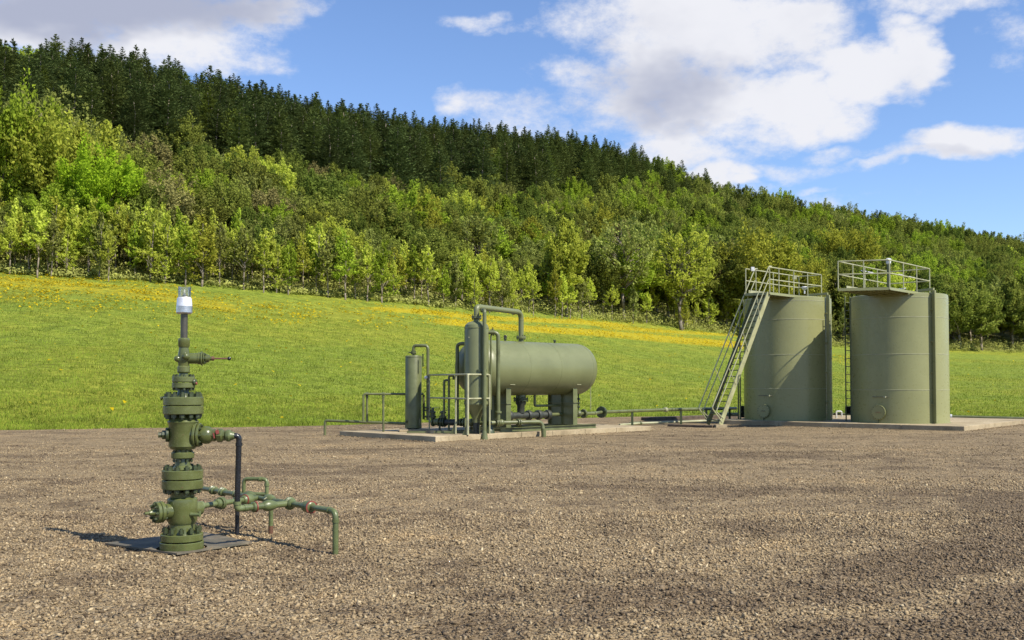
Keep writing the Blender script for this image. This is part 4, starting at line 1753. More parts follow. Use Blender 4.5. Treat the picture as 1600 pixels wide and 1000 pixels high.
for s in (3.32, 6.32):
    mbs = MB()
    # saddle web cut to the shell's curve
    poly = []
    w2 = .56
    for i in range(9):
        tt = -w2 + 2 * w2 * i / 8
        poly.append((tt, ZV - math.sqrt(max(RV ** 2 - tt * tt, 0)) + .02))
    pts2 = [(-w2, ZP + .13), (w2, ZP + .13)] + list(reversed(poly))
    for x_ in (-.02, .02):
        pass
    n_ = len(pts2)
    vs_ = [sp_(s - .012, TC + tt, z) for tt, z in pts2] + [sp_(s + .012, TC + tt, z) for tt, z in pts2]
    mbs.add(vs_, [tuple(range(n_)), tuple(range(2 * n_ - 1, n_ - 1, -1))] + [(i, n_ + i, n_ + (i + 1) % n_, (i + 1) % n_) for i in range(n_)])
    sd_ = mbs.build('saddle', M['vessel'], sep_v, smooth=False)
    for tt in (-w2, w2):
        ztop = ZV - math.sqrt(RV ** 2 - w2 ** 2) + .1
        MB().box(sp_(s, TC + tt, (ZP + .13 + ztop) / 2), (.20, .014, ztop - ZP - .13), e1_).build('saddle_flange', M['pipe'], sd_, smooth=False)
    MB().box(sp_(s, TC, (ZP + .13 + ZV - RV) / 2), (.16, .012, ZV - RV - ZP - .13), e1_).build('rib', M['vessel'], sd_, smooth=False)
    MB().box(sp_(s, TC, 1.0), (.22, 2 * w2 + .08, .012), e1_).build('stiffener', M['vessel'], sd_, smooth=False)
    MB().box(sp_(s + .05, TC - RV * .81, ZV - RV * .60), (.2, .012, .012), e1_).build('lug', M['weld'], sep_v, smooth=False)
for tt in (TC - .68, TC + .68):
    mbs = MB()
    z_ = ZP + .004
    for (w_, zz, h_) in ((.13, z_ + .006, .012), (.012, z_ + .065, .106), (.13, z_ + .124, .012)):
        mbs.box(sp_(5.03, tt, zz), (4.32, w_, h_), e1_)
    mbs.build('skid_beam', M['pipe'], sep_v, smooth=False)
for s in (2.95, 5.0, 7.1):
    MB().box(sp_(s, TC, ZP + .066), (.1, 1.22, .09), e1_).build('skid_crossbeam', M['pipe'], sep_v, smooth=False)
# nozzles on top
NZ = sp_(4.41, TC, ZV + RV)
flange_pair(sep_v, NZ + Vector((0, 0, .13)), ZA, .155, .035, .006, M['vessel'], 8, .018, seg=24)
MB().cyl(NZ - Vector((0, 0, .03)), NZ + Vector((0, 0, .12)), .085, 20).build('nozzle', M['vessel'], sep_v)
for s_, hh in ((3.72, .10), (5.95, .10)):
    b0 = sp_(s_, TC, ZV + RV - .01)
    nz_ = MB().lathe(b0, ZA, [(.03, 0), (.03, hh * .55), (.05, hh * .6), (.05, hh), (.02, hh + .01)], 12).build('plugged_nozzle', M['bolt'], sep_v)
g0 = sp_(3.72, TC, ZV + RV + .1)
MB().lathe(g0 + Vector((.0, 0, .03)), (-.2, -1, 0), [(.05, -.02), (.055, -.015), (.055, .015), (.05, .02)], 16).build('gauge', M['bare'], sep_v)
# bottom drain nozzle
bz = sp_(4.4, TC, ZV - RV)
MB().cyl(bz + Vector((0, 0, .05)), bz - Vector((0, 0, .08)), .16, 20).build('nozzle', M['vessel'], sep_v)
flange_pair(sep_v, bz - Vector((0, 0, .13)), ZA, .235, .045, .006, M['bolt'], 12, .018, seg=28)
MB().lathe(bz - Vector((0, 0, .55)), ZA, [(.12, 0), (.12, .22), (.17, .30), (.17, .38)], 20).build('sump', M['dark'], sep_v)
# stub pipes under the belly
q0 = sp_(5.02, TC, ZV - RV)
MB().tube([q0 + Vector((0, 0, .05)), q0 - Vector((0, 0, .34)), sp_(6.2, TC, ZV - RV - .34)], .042, .07, 12).build('drain_pipe', M['pipe'], sep_v)
MB().box(q0 + Vector((.02, 0, -.19)), (.02, .02, .14), (1, .2, .5)).build('valve_lever', M['rail'], sep_v)
q1 = sp_(7.1, TC, ZV - RV + .12)
MB().cyl(q1, Vector((q1.x, q1.y, .66)), .022, 10).build('drain_pipe', M['bolt'], sep_v)
for k in range(3):
    c_ = Vector((q1.x, q1.y, .84 + .13 * k))
    MB().lathe(c_, ZA, [(.03, -.04), (.06, -.02), (.06, .02), (.03, .04)], 10).build('needle_valve', M['bolt'], sep_v)
# copper relief line at the far end
r0 = cb_ + e1_ * .60
MB().tube([r0 + Vector((0, 0, -.02)), r0 + e1_ * .08 + Vector((0, 0, -.06)), r0 + e1_ * .17 + Vector((0, 0, -.42)), r0 + e1_ * .2 + Vector((0, 0, -.62)),
           r0 + e1_ * .2 + Vector((0, 0, -1.36))], .011, .06, 8).build('sample_tube', M['rail'], sep_v)
for dz, s_ in ((-.03, .04), (-.13, .1), (-.36, .16), (-.52, .18)):
    MB().lathe(r0 + e1_ * s_ + Vector((0, 0, dz)), ZA, [(.018, -.03), (.036, -.02), (.036, .02), (.018, .03)], 10).build('fitting', M['copper'] if dz != -.13 else M['silver'], sep_v)

# ---------------- outlet pipe line along the vessel axis, on to the tanks
ol = thing('transfer_pipeline', 'long thin green pipeline from the vessel outlet past the tank stair', 'pipeline', sp_(7.0, TC, 0))
ZO = .61
o0 = sp_(3.4, TC, ZO)
MB().cyl(o0, sp_(5.7, TC, ZO), .105, 16).build('wrapped_pipe', M['dark'], ol)
for s_ in (3.9, 4.75, 5.2, 5.62):
    MB().lathe(sp_(s_, TC, ZO), e1_, [(.10, -.09), (.15, -.07), (.165, 0), (.15, .07), (.10, .09)], 14).build('wrapped_valve', M['dark'], ol)
MB().cyl(sp_(5.7, TC, ZO), sp_(7.9, TC, ZO), .055, 14).build('outlet_pipe', M['pipe'], ol)
for s_ in (6.86, 7.36):
    flange_pair(ol, sp_(s_, TC, ZO), e1_, .15, .03, .004, M['pipe'], 8, .014, seg=22)
MB().ball(sp_(7.11, TC, ZO), .115, 16, 10).build('valve_body', M['pipe'], ol)
pend = sp_(7.9, TC, ZO)
pmid = at(1040, 640.2, 38.6)
pend2 = at(1150, 638, 43)
fl_ = at(940, 644, 34.6)
flange_pair(ol, fl_, pmid - fl_, .2, .04, .01, M['bolt'], 8, .018, seg=24)
MB().tube([pend, fl_, pmid], .055, .2, 12).build('pipe_run', M['pipe'], ol)
MB().cyl(pmid, pend2, .062, 12).build('pipe_run', M['pipe'], ol)
MB().lathe(pmid, pend2 - pmid, [(.07, -.08), (.09, -.06), (.09, .06), (.07, .08)], 14).build('union', M['rail'], ol)
for s_ in (.2, .55, .9):
    c_ = pmid.lerp(pend2, s_)
    MB().box((c_.x, c_.y, c_.z / 2 - .02), (.08, .08, c_.z - .06)).build('pipe_support', M['bolt'], ol, smooth=False)
c_ = fl_.lerp(pmid, .45)
MB().box((c_.x, c_.y, c_.z / 2 - .02), (.08, .08, c_.z - .06)).build('pipe_support', M['bolt'], ol, smooth=False)

# ---------------- tall vertical vessel
tv_c = at(744.5, 600, 29.08)
tvl = thing('vertical_scrubber', 'tall olive green upright vessel left of the horizontal vessel', 'pressure vessel', (tv_c.x, tv_c.y, ZP))


def tz(py, y=29.2):
    return at(744, py, y).z


zb, zs = tz(630), tz(513)
rT = .355
MB().lathe((tv_c.x, tv_c.y, zb), ZA, [(rT, 0), (rT, zs - zb), (rT * .93, zs - zb + .09), (rT * .7, zs - zb + .16), (rT * .35, zs - zb + .20), (0, zs - zb + .21)], 48).build('shell', M['vessel'], tvl)
MB().lathe((tv_c.x, tv_c.y, tz(660)), ZA, [(.12, 0), (.12, .12), (.2, .28), (rT, zb - tz(660) - .04), (rT, zb - tz(660) + .005)], 32).build('cone', M['vessel'], tvl)
MB().lathe((tv_c.x, tv_c.y, zb - .03), ZA, [(rT, 0), (rT + .012, .004), (rT + .012, .05), (rT, .055)], 48).build('weld_band', M['vessel'], tvl)
MB().lathe((tv_c.x, tv_c.y, zs - .02), ZA, [(rT, 0), (rT + .008, .004), (rT + .008, .03), (rT, .034)], 48).build('weld_band', M['vessel'], tvl)
for k in range(3):
    an = R(200 + 120 * k)
    c_ = Vector((tv_c.x + math.cos(an) * rT * .86, tv_c.y + math.sin(an) * rT * .86, 0))
    MB().box((c_.x, c_.y, (ZP + zb + .25) / 2), (.09, .09, zb + .25 - ZP)).build('leg', M['vessel'], tvl, smooth=False)
MB().cyl((tv_c.x, tv_c.y, ZP), (tv_c.x, tv_c.y, tz(655)), .09, 16).build('drain_stub', M['dark'], tvl)
flange_pair(tvl, (tv_c.x, tv_c.y, tz(496)), ZA, .15, .035, .006, M['vessel'], 8, .018, seg=24)
MB().cyl((tv_c.x, tv_c.y, zs + .18), (tv_c.x, tv_c.y, tz(498)), .09, 18).build('nozzle', M['vessel'], tvl)
# level gauge and clips on the face
for px, py0, py1 in ((738, 527, 585),):
    a, b_ = at(px, py0, 28.8), at(px, py1, 28.8)
    gg = MB().cyl(a, b_, .018, 8).build('level_gauge', M['bolt'], tvl)
    for p_ in (a, b_):
        MB().bar(p_ + Vector((-.11, 0, 0)), p_ + Vector((.04, 0, 0)), .03, .03).build('gauge_bracket', M['rail'], gg, smooth=False)
# top gas pipe to the horizontal vessel
tp0 = Vector((tv_c.x, tv_c.y, tz(494)))
tpa = Vector((tv_c.x + .04, tv_c.y, 3.86))
tpb = Vector((NZ.x, NZ.y, 3.86))
gp = thing('gas_crossover_pipe', 'thick bent green pipe joining the tall vessel top to the horizontal vessel', 'pipe', tp0)
MB().tube([tp0, Vector((tv_c.x, tv_c.y, 3.86)), tpb, NZ + Vector((0, 0, .17))], .082, .24, 18).build('bent_pipe', M['vessel'], gp)
for p_, ax_ in ((tpb + Vector((0, 0, -.25)), ZA), (tpb + (tp0 - tpb).normalized() * 0 + Vector((-.24, -.12, 0)), tpb - tpa)):
    MB().lathe(p_, ax_, [(.082, -.012), (.088, -.008), (.088, .008), (.082, .012)], 18).build('weld_seam', M['vessel'], gp)
# tall downcomer in front, foot on the gravel
d_f = ground(757, 687)
dp = thing('downcomer_pipe', 'tall straight green pipe rising from the gravel in front of the tall vessel', 'pipe', d_f)
dt = at(757, 484, d_f.y)
MB().tube([d_f + Vector((0, 0, .1)), dt, Vector((tpa.x + .12, tpa.y - .02, dt.z + .0))], .058, .12, 14).build('upright_pipe', M['pipe'], dp)
MB().lathe(d_f, ZA, [(.11, -.03), (.105, .02), (.06, .24), (.058, .26)], 14).build('cone_foot', M['pipe'], dp)
MB().box(at(753, 579, d_f.y + .05), (.28, .05, .06)).build('clamp', M['bolt'], dp, smooth=False)
# side pipe with flange
s0 = at(762, 519.5, 29.15)
s1 = at(778.5, 519.5, 29.1)
s1.z = s0.z
s2 = Vector((s1.x, s1.y, tz(660)))
spp = thing('side_outlet_pipe', 'green pipe bending down from the tall vessel side to the header', 'pipe', (s1.x, s1.y, ZP))
MB().tube([Vector((tv_c.x + .3, tv_c.y, s0.z)), s1, s2 + Vector((0, 0, .06))], .06, .16, 14).build('bent_pipe', M['pipe'], spp)
MB().disc(at(768, 519.5, 29.15), (1, 0, 0), .1, .05, 18).disc(at(771, 519.5, 29.15), (1, 0, 0), .1, .04, 18).build('flange', M['pipe'], spp)
MB().cyl(at(770, 516, 29.1), at(770, 511, 29.1), .014, 8).build('valve_stem', M['bolt'], spp)
MB().disc(s2 + Vector((0, 0, .30)), ZA, .1, .06, 18).build('flange', M['pipe'], spp)
tpp = MB().tube([at(767, 524, 29.1), at(767, 640, 29.1)], .03, .1, 10).build('instrument_pipe', M['pipe'], spp)
# drop pipe at far left of the vessel
l0 = at(727, 537, 29.6)
l1 = at(714.5, 537, 29.7)
l1.z = l0.z
dd_ = thing('drain_loop_pipe', 'dark green pipe dropping in front of the left end of the horizontal vessel', 'pipe', (l1.x, l1.y, ZP))
MB().tube([l0, l1, Vector((l1.x, l1.y, .42))], .055, .2, 12).build('bent_pipe', M['pipe'], dd_)

# ---------------- header along the pad
hdr = thing('header_manifold', 'green valve header running along the front of the separator pad', 'pipe manifold', at(700, 675, 29.8))
ZH = .455
h0 = at(676, 660, 30.2)
h0.z = ZH
h1 = at(762, 660, 29.35)
h1.z = ZH
h2 = at(843, 659, 30.2)
h2.z = ZH
h3 = at(849.5, 684, 30.15)
h3.z = -.05
dh = (h1 - h0).normalized()
MB().cyl(h0, h0 + dh * .45, .07, 14).build('header_pipe', M['pipe'], hdr)
MB().cyl(h0 + dh * .45, h0 + dh * .95, .095, 14).build('wrapped_pipe', M['dark'], hdr)
MB().cyl(h0 + dh * .95, h1, .075, 14).build('header_pipe', M['pipe'], hdr)
MB().tube([h1, h2 + (h2 - h1).normalized() * .1, Vector((h3.x, h3.y, h3.z))], .062, .18, 14).build('header_pipe', M['pipe'], hdr)
MB().cyl(Vector((h3.x, h3.y - .0, .0)), Vector((h3.x, h3.y, .26)), .075, 14).build('sleeve', M['pipe'], hdr)
for s_, r_, mt in ((.02, .14, 'pipe'), (.22, .13, 'pipe'), (.35, .15, 'bolt'), (.42, .15, 'bolt'), (1.0, .12, 'pipe'), (1.12, .15, 'pipe'), (1.19, .15, 'pipe'), (1.5, .13, 'dark')):
    fo = MB().disc(h0 + dh * s_, dh, r_, .045, 20).build('flange', M[mt], hdr)
    bolts(fo, h0 + dh * s_, dh, r_ * .8, 6, .014, .09, M['bolt'])
dh2 = (h2 - h1).normalized()
for s_, r_ in ((.28, .14), (.34, .14), (1.02, .11), (1.08, .11)):
    fo = MB().disc(h1 + dh2 * s_, dh2, r_, .04, 20).build('flange', M['pipe'], hdr)
    bolts(fo, h1 + dh2 * s_, dh2, r_ * .8, 6, .014, .09, M['bolt'])
MB().ball(h1 + dh2 * .45, .105, 14, 8).build('valve_body', M['pipe'], hdr)
MB().ball(h0 + dh * .12, .11, 14, 8).build('valve_body', M['pipe'], hdr)
MB().ball(h0 + dh * 1.35, .12, 14, 8).build('valve_body', M['pipe'], hdr)
for s_, hh in ((.0, .42), (.36, .34)):
    c_ = h0 + dh * s_
    vo = MB().lathe(c_, ZA, [(.06, 0), (.06, .12), (.11, .13), (.11, .19), (.07, .2), (.07, .26), (.1, .27), (.1, .31), (.05, .33), (.04, hh)], 12).build('gate_valve', M['bolt'], hdr)
    MB().bar(c_ + Vector((-.02, 0, hh)), c_ + Vector((.2, -.03, hh + .03)), .03, .015).build('valve_lever', M['rail'], vo, smooth=False)
for px, py0, yy_ in ((694, 594, 29.95), (701.5, 587, 29.9)):
    a = at(px, py0, yy_)
    e_ = MB().tube([a + Vector((.14, 0, -.12)), a + Vector((.14, 0, 0)), a, Vector((a.x, a.y, .6 if px < 700 else .2))], .035, .09, 10)
    e_.build('bent_pipe', M['pipe'], hdr)
for s_ in (.25, .8, 1.45):
    c_ = h0 + dh * s_
    MB().box((c_.x, c_.y, (ZP + ZH - .07) / 2 + .0), (.06, .09, ZH - .07 - ZP)).build('pipe_support', M['bolt'], hdr, smooth=False)
MB().lathe(at(765, 674, 29.3), ZA, [(.16, -.1), (.15, .02), (.1, .1), (.07, .18)], 14).build('pedestal', M['bolt'], hdr)
MB().bar(sp_(.9, 1.5, ZP + .05), sp_(2.4, .45, ZP + .05), .1, .08).build('floor_channel', M['bare'], hdr, smooth=False)
MB().bar(sp_(.5, 1.9, ZP + .04), sp_(1.9, .55, ZP + .04), .05, .05).build('floor_pipe', M['pipe'], hdr, smooth=False)

# ---------------- guard rail round the tall vessel
P2 = at(731, 600, 28.3)
P1 = at(671, 600, 30.25)
P3 = at(765, 600, 28.95)
zt = at(731, 585, 28.3).z
zm = at(731, 623, 28.3).z
gr_ = thing('guard_rail', 'pale green guard rail round the foot of the tall vessel', 'railing', (P2.x, P2.y, ZP))
for z_ in (zt, zm):
    MB().tube([(P1.x, P1.y, z_), (P2.x, P2.y, z_), (P3.x, P3.y, z_), (P3.x, P3.y, z_ - .3 if z_ == zt else z_)], .024, .07, 8).build('rail', M['rail'], gr_)
for k, (p_, w_) in enumerate(((P2, .05), (P1.lerp(P2, .70), .036), (P3, .036), (P1, .03))):
    MB().cyl((p_.x, p_.y, ZP), (p_.x, p_.y, zt), w_ * .72, 10).build('post', M['rail'], gr_)
    if k < 2:
        MB().add([(p_.x - .02, p_.y, ZP), (p_.x - .16, p_.y + .05, ZP), (p_.x - .02, p_.y, ZP + .34), (p_.x - .02, p_.y + .02, ZP), (p_.x - .16, p_.y + .07, ZP), (p_.x - .02, p_.y + .02, ZP + .34)],
                 [(0, 2, 1), (3, 4, 5), (0, 1, 4, 3), (1, 2, 5, 4), (0, 3, 5, 2)]).build('gusset', M['pipe'], gr_, smooth=False)

# ---------------- small upright vessel
sv = at(646, 600, 30.5)
svl = thing('upright_filter_vessel', 'slim olive green upright cylinder at the left of the pad', 'pressure vessel', (sv.x, sv.y, ZP))
z0, z1 = at(646, 669, 30.5).z, at(646, 556, 30.5).z
MB().lathe((sv.x, sv.y, z0), ZA, [(.235, 0), (.258, .015), (.258, .09), (.25, .1), (.25, z1 - z0 - .02), (.24, z1 - z0), (.06, z1 - z0 + .02)], 44).build('shell', M['pipe'], svl)
MB().lathe((sv.x, sv.y, z1 - .05), ZA, [(.25, 0), (.256, .003), (.256, .02), (.25, .023)], 44).build('weld_band', M['pipe'], svl)
for sx in (-.12, .14):
    MB().box((sv.x + sx, sv.y - .05, (ZP + .07 + z0) / 2), (.1, .12, z0 - ZP - .06 + .03)).build('foot', M['bolt'], svl, smooth=False)
for sx, hh in ((-.2, .05), (.2, .14)):
    MB().box((sv.x + sx, sv.y - .19, z0 + .2), (.04, .07, hh * 1.6)).build('lug', M['bolt'], svl, smooth=False)
flange_pair(svl, (sv.x, sv.y, z1 + .10), ZA, .085, .025, .006, M['pipe'], 6, .014, seg=18)
MB().cyl((sv.x, sv.y, z1), (sv.x, sv.y, z1 + .1), .04, 12).build('nozzle', M['pipe'], svl)
MB().cyl((sv.x - .15, sv.y, z1 + .1), (sv.x, sv.y, z1 + .1), .018, 8).build('valve_stem', M['bolt'], svl)
ta = Vector((sv.x, sv.y, z1 + .12))
tb2 = Vector((sv.x, sv.y, at(646, 540, 30.5).z))
tc2 = at(668.7, 540, 30.4)
tc2.z = tb2.z
MB().tube([ta, tb2, tc2, Vector((tc2.x, tc2.y, .5))], .047, .13, 12).build('outlet_pipe', M['pipe'], svl)
MB().ball(at(665.5, 590, 30.3), .055, 12, 8).build('gauge', M['white'], svl)
MB().bar(at(660.8, 553, 30.2), at(660.8, 573, 30.2), .035, .02, (0, 1, 0)).build('lever', M['black'], svl, smooth=False)
for py in (637, 641, 651):
    MB().disc(at(668, py, 30.4), ZA, .11 if py < 650 else .09, .05, 16).build('flange', M['bolt'], svl)
plq = MB()
plq.box((sv.x + .05, sv.y + .02, ZP + .034), (.95, .75, .07), (.9, .1, 0))
pl_ = plq.build('vessel_plinth', M['concrete'], None, smooth=False, bevel=.01)
tag(pl_, 'small concrete plinth under the slim upright cylinder', 'plinth')
MB().cyl(at(662, 617, 30.9), at(662, 655, 30.9), .04, 10).build('inlet_pipe', M['pipe'], svl)

# ---------------- pipe rack at left
lb = ground(507.5, 680)
rk = thing('inlet_pipe_rack', 'thin green pipe frame left of the slim upright cylinder', 'pipe rack', lb)
la = at(508, 657, lb.y)
lend = at(636, 662, 30.7)
MB().tube([lb + Vector((0, 0, -.04)), la, lend], .042, .09, 12).build('ground_pipe', M['pipe'], rk)
t0 = at(568, 615.5, 30.6)
t1 = at(662, 617, 30.9)
t1.z = t0.z - .01
MB().tube([Vector((t0.x, t0.y, at(568, 658, 30.6).z)), t0, t1], .034, .08, 12).build('top_pipe', M['pipe'], rk)
for px, py1, y_ in ((573.5, 659, 30.7), (599, 676, 29.75)):
    a = at(px, 616, y_ if px < 590 else 30.3)
    b_ = at(px, py1, y_ if px < 590 else 30.3)
    b_.z = max(b_.z, ZP)
    if px > 590:
        b_.z = ZP
    MB().cyl(Vector((a.x, a.y, t0.z)), b_, .034, 12).build('leg', M['pipe'], rk)
    MB().disc(Vector((a.x, a.y, t0.z)), (1, 0, 0), .05, .08, 12).build('tee', M['pipe'], rk)
    MB().lathe((a.x, a.y, t0.z - .1), ZA, [(.045, 0), (.045, .05)], 12).build('coupling', M['pipe'], rk)

# ================================================================== TANK PAD AND TANKS
TPZ = .17
A_, B_ = ground(1128, 663), ground(1507, 674)
f1 = (B_ - A_).normalized()
f2 = Vector((-f1.y, f1.x, 0))
LT = (B_ - A_).length
tpad = thing('tank_pad', 'long weathered concrete pad under the two tall tanks', 'concrete pad', B_)
jn = [0, 2.4, 4.8, 7.0, LT]
for i in range(len(jn) - 1):
    a, b_ = A_ + f1 * (jn[i] + .006), A_ + f1 * (jn[i + 1] - .006)
    z_ = TPZ + random.uniform(-.004, .004)
    for k in range(3):
        w0, w1 = 3.0 * k + .006, 3.0 * k + 2.994
        ps_ = [a + f2 * w0, b_ + f2 * w0, b_ + f2 * w1, a + f2 * w1]
        MB().prism([(p.x, p.y) for p in ps_], -.12, z_ + random.uniform(-.003, .003)).build('slab', M['concrete'], tpad, smooth=False, bevel=.012)
RT = 1.725
TKS = [(14.62, 37.55, 4.72), (11.17, 40.35, 4.84)]


def tank(cx, cy, H, label):
    t = thing('storage_tank', label, 'tank', (cx, cy, TPZ), 'upright storage tanks on the long pad')
    z = TPZ + .012
    mbt = MB()
    prof = [(RT + .0, 0)]
    nseg = 12
    for i in range(nseg + 1):
        prof.append((RT, H * (0.02 + .945 * i / nseg)))
    prof += [(RT - .006, H - .02), (RT - .03, H), (RT * .5, H + .10), (0.08, H + .17)]
    mbt.lathe((cx, cy, z), ZA, prof, 128).build('shell', M['tank'], t)
    MB().disc((cx, cy, TPZ + .008), ZA, RT + .045, .016, 96, .002).build('base_ring', M['tank'], t)
    for k, fr in enumerate((.255, .53, .815, .965)):
        MB().lathe((cx, cy, z + H * fr), ZA, [(RT - .004, -.012), (RT + .0075, -.007), (RT + .0075, .007), (RT - .004, .012)], 128).build('weld_seam', M['weld'], t)
    return t


tR = tank(*TKS[0], 'right hand tall olive tank with the dark downpipe at its right side')
tL = tank(*TKS[1], 'left hand tall olive tank next to the stair, crossed by its neighbour\'s shadow')


def on_tank(cx, cy, px, z, off=0.0):
    """point of the shell seen in photo column px (near side), pushed out by off"""
    d = Vector(((px - 800) / F, 1, 0)).normalized()
    o = Vector((-cx, -cy, 0))
    rr = RT
    bq = o.dot(d)
    cq = o.dot(o) - rr * rr
    disc = bq * bq - cq
    s = -bq - math.sqrt(max(disc, 0))
    p_ = d * s
    nrm = (p_ - Vector((cx, cy, 0))).normalized()
    p_ = p_ + nrm * off
    return Vector((p_.x, p_.y, z)), nrm


def manway(t, cx, cy, H, px, py, pbr):
    p_, n_ = on_tank(cx, cy, px, 0)
    zc = at(px, py, p_.y).z
    p_.z = zc
    mw = MB().lathe(p_ - n_ * .06, n_, [(.235, 0), (.235, .10), (.27, .102), (.27, .128)], 36).build('manway_neck', M['pipe'], t)
    cvr = MB().disc(p_ + n_ * .085, n_, .27, .022, 36).build('manway_cover', M['tank'], t)
    bolts(cvr, p_ + n_ * .075, n_, .245, 16, .014, .07, M['bolt'])
    side = ZA.cross(n_)
    MB().tube([p_ + n_ * .11 - side * .07, p_ + n_ * .15 - side * .07, p_ + n_ * .15 + side * .07, p_ + n_ * .11 + side * .07], .009, .02, 8).build('handle', M['rusty'], cvr)
    MB().cyl(Vector((p_.x, p_.y, TPZ)) + n_ * .05, Vector((p_.x, p_.y, zc - .26)) + n_ * .05, .02, 8).build('drain_stub', M['bolt'], t)
    z2 = at(px, pbr, p_.y).z
    a = Vector((p_.x, p_.y, z2)) + n_ * .12
    dv_ = MB().tube([a - side * .23 - n_ * .14, a - side * .2, a + side * .3, a + side * .33 - n_ * .15], .012, .05, 8)
    dv_.build('davit_arm', M['bare'], t)
    MB().box(a + side * .27, (.07, .05, .06), side).build('bracket', M['rail'], t, smooth=False)


manway(tR, *TKS[0], 1373, 644, 620)
manway(tL, *TKS[1], 1194, 642, 618)


def downpipe(t, cx, cy, H, px):
    p_, n_ = on_tank(cx, cy, px, 0, .105)
    side = ZA.cross(n_)
    zt_ = TPZ + H + .08
    MB().box((p_.x, p_.y, (TPZ + .02 + zt_) / 2), (.15, .075, zt_ - TPZ - .02), n_).build('downpipe', M['tank'], t, smooth=False, bevel=.012)
    q_ = p_ - n_ * .45
    MB().box(Vector((q_.x, q_.y, zt_ + .055)), (.9, .075, .09), n_).build('downpipe_head', M['tank'], t, smooth=False, bevel=.01)
    for k in range(4):
        zc = TPZ + H * (.15 + .24 * k)
        MB().box(Vector((p_.x, p_.y, zc)) - n_ * .06, (.10, .17, .04), n_).build('clamp', M['tank'], t, smooth=False)


downpipe(tR, *TKS[0], 1457.5)
downpipe(tL, *TKS[1], 1291)
# thin conduits on the right flank of the left tank
for px in (1296,):
    p_, n_ = on_tank(*TKS[1][:2], px, 0, .05)
    cd_ = MB().cyl((p_.x, p_.y, TPZ), (p_.x, p_.y, TPZ + 4.2), .022, 8).build('conduit', M['pipe'], tL)
    for z_ in (2.6, 3.0, 3.5, 3.9):
        MB().box((p_.x, p_.y, z_), (.06, .06, .05)).build('clip', M['bolt'], cd_, smooth=False)
# pipe on left edge of the left tank, two thin uprights
for px, y_ in ((1156.5, 40.2), (1153.5, 40.5)):
    p_ = at(px, 600, y_)
    MB().cyl((p_.x, p_.y, TPZ), (p_.x, p_.y, TPZ + (1.9 if px < 1155 else 4.6)), .03, 8).build('conduit', M['pipe'], tL)


def ladder(x0, y0, z0, z1, side, label):
    t = thing('tank_ladder', label, 'ladder', (x0, y0, z0))
    s_ = Vector(side).normalized() * .2
    c_ = Vector((x0, y0, 0))
    for sg in (-1, 1):
        MB().box(c_ + s_ * sg + Vector((0, 0, (z0 + z1) / 2)), (.05, .03, z1 - z0), s_).build('rail', M['pipe'], t, smooth=False)
    n_ = int((z1 - z0) / .31)
    for k in range(n_):
        zc = z0 + .25 + k * .31
        MB().cyl(c_ - s_ + Vector((0, 0, zc)), c_ + s_ + Vector((0, 0, zc)), .014, 8).build('rung', M['pipe'], t)
    return t


lp = at(1325.5, 600, 38.6)
ladder(lp.x, lp.y, TPZ, 5.0, (.72, .69, 0), 'narrow dark green ladder between the two tanks')
lq = at(1331, 600, 37.9)
MB().cyl((lq.x, lq.y, TPZ), (lq.x, lq.y, 4.9), .035, 8).build('conduit', M['pipe'], tR)


# ---- platforms with railings on top of the tanks
def platform(poly, zd, rails, label, posts, toe, support):
    """poly: deck corners; rails: list of polylines (world xy); posts: list of xy"""
    t = thing('tank_platform', label, 'platform', (poly[0][0], poly[0][1], zd), 'railed platforms on the tank tops')
    MB().prism(poly, zd - .02, zd + .02).build('deck', M['grate'], t, smooth=False)
    n_ = len(poly)
    for i in range(n_):
        a, b_ = Vector((*poly[i], zd - .035)), Vector((*poly[(i + 1) % n_], zd - .035))
        d_ = (b_ - a).normalized()
        MB().bar(a + d_ * .002, b_ - d_ * .03, .05, .09).build('edge_beam', M['tank'], t, smooth=False)
    for i in range(1, 5):
        s_ = i / 5
        a = Vector((*poly[0], zd - .06)).lerp(Vector((*poly[1], zd - .06)), s_)
        b_ = Vector((*poly[3], zd - .06)).lerp(Vector((*poly[2], zd - .06)), s_)
        MB().bar(a, b_, .05, .07).build('joist', M['tank'], t, smooth=False)
    for pl in rails:
        for hh in (.96, .5):
            MB().tube([(p_[0], p_[1], zd + hh) for p_ in pl], .022, .06, 8).build('rail', M['rail'], t)
    for p_ in posts:
        MB().cyl((p_[0], p_[1], zd - .06), (p_[0], p_[1], zd + .96), .021, 8).build('post', M['rail'], t)
    for a, b_ in toe:
        MB().bar(Vector((*a, zd + .08)), Vector((*b_, zd + .08)), .012, .15).build('toe_board', M['rail'], t, smooth=False)
    for p_, z_ in support:
        MB().cyl((p_[0], p_[1], z_), (p_[0], p_[1], zd - .05), .035, 8).build('support', M['tank'], t)
    return t


def lerp2(a, b_, s):
    return (a[0] + (b_[0] - a[0]) * s, a[1] + (b_[1] - a[1]) * s)


# right tank
zdR = 4.93
q1_, q2_, q3_, q4_ = (11.42, 34.75), (13.05, 34.3), (15.55, 36.95), (14.45, 38.0)
pR = platform([q1_, q2_, q3_, q4_], zdR, [[q1_, q4_, q3_], [q1_, q2_, q3_]],
              'railed steel walkway platform jutting left over the right hand tank',
              [q1_, lerp2(q1_, q4_, .27), lerp2(q1_, q4_, .5), lerp2(q1_, q4_, .75), q4_, lerp2(q1_, q2_, .5), q2_, lerp2(q2_, q3_, .33), lerp2(q2_, q3_, .66), q3_],
              [(lerp2(q1_, q4_, .15), q4_)], [((14.0, 36.3), 4.9), ((15.0, 37.2), 4.95), ((13.9, 37.2), 4.95), (lerp2(q2_, q3_, .45), 4.8)])
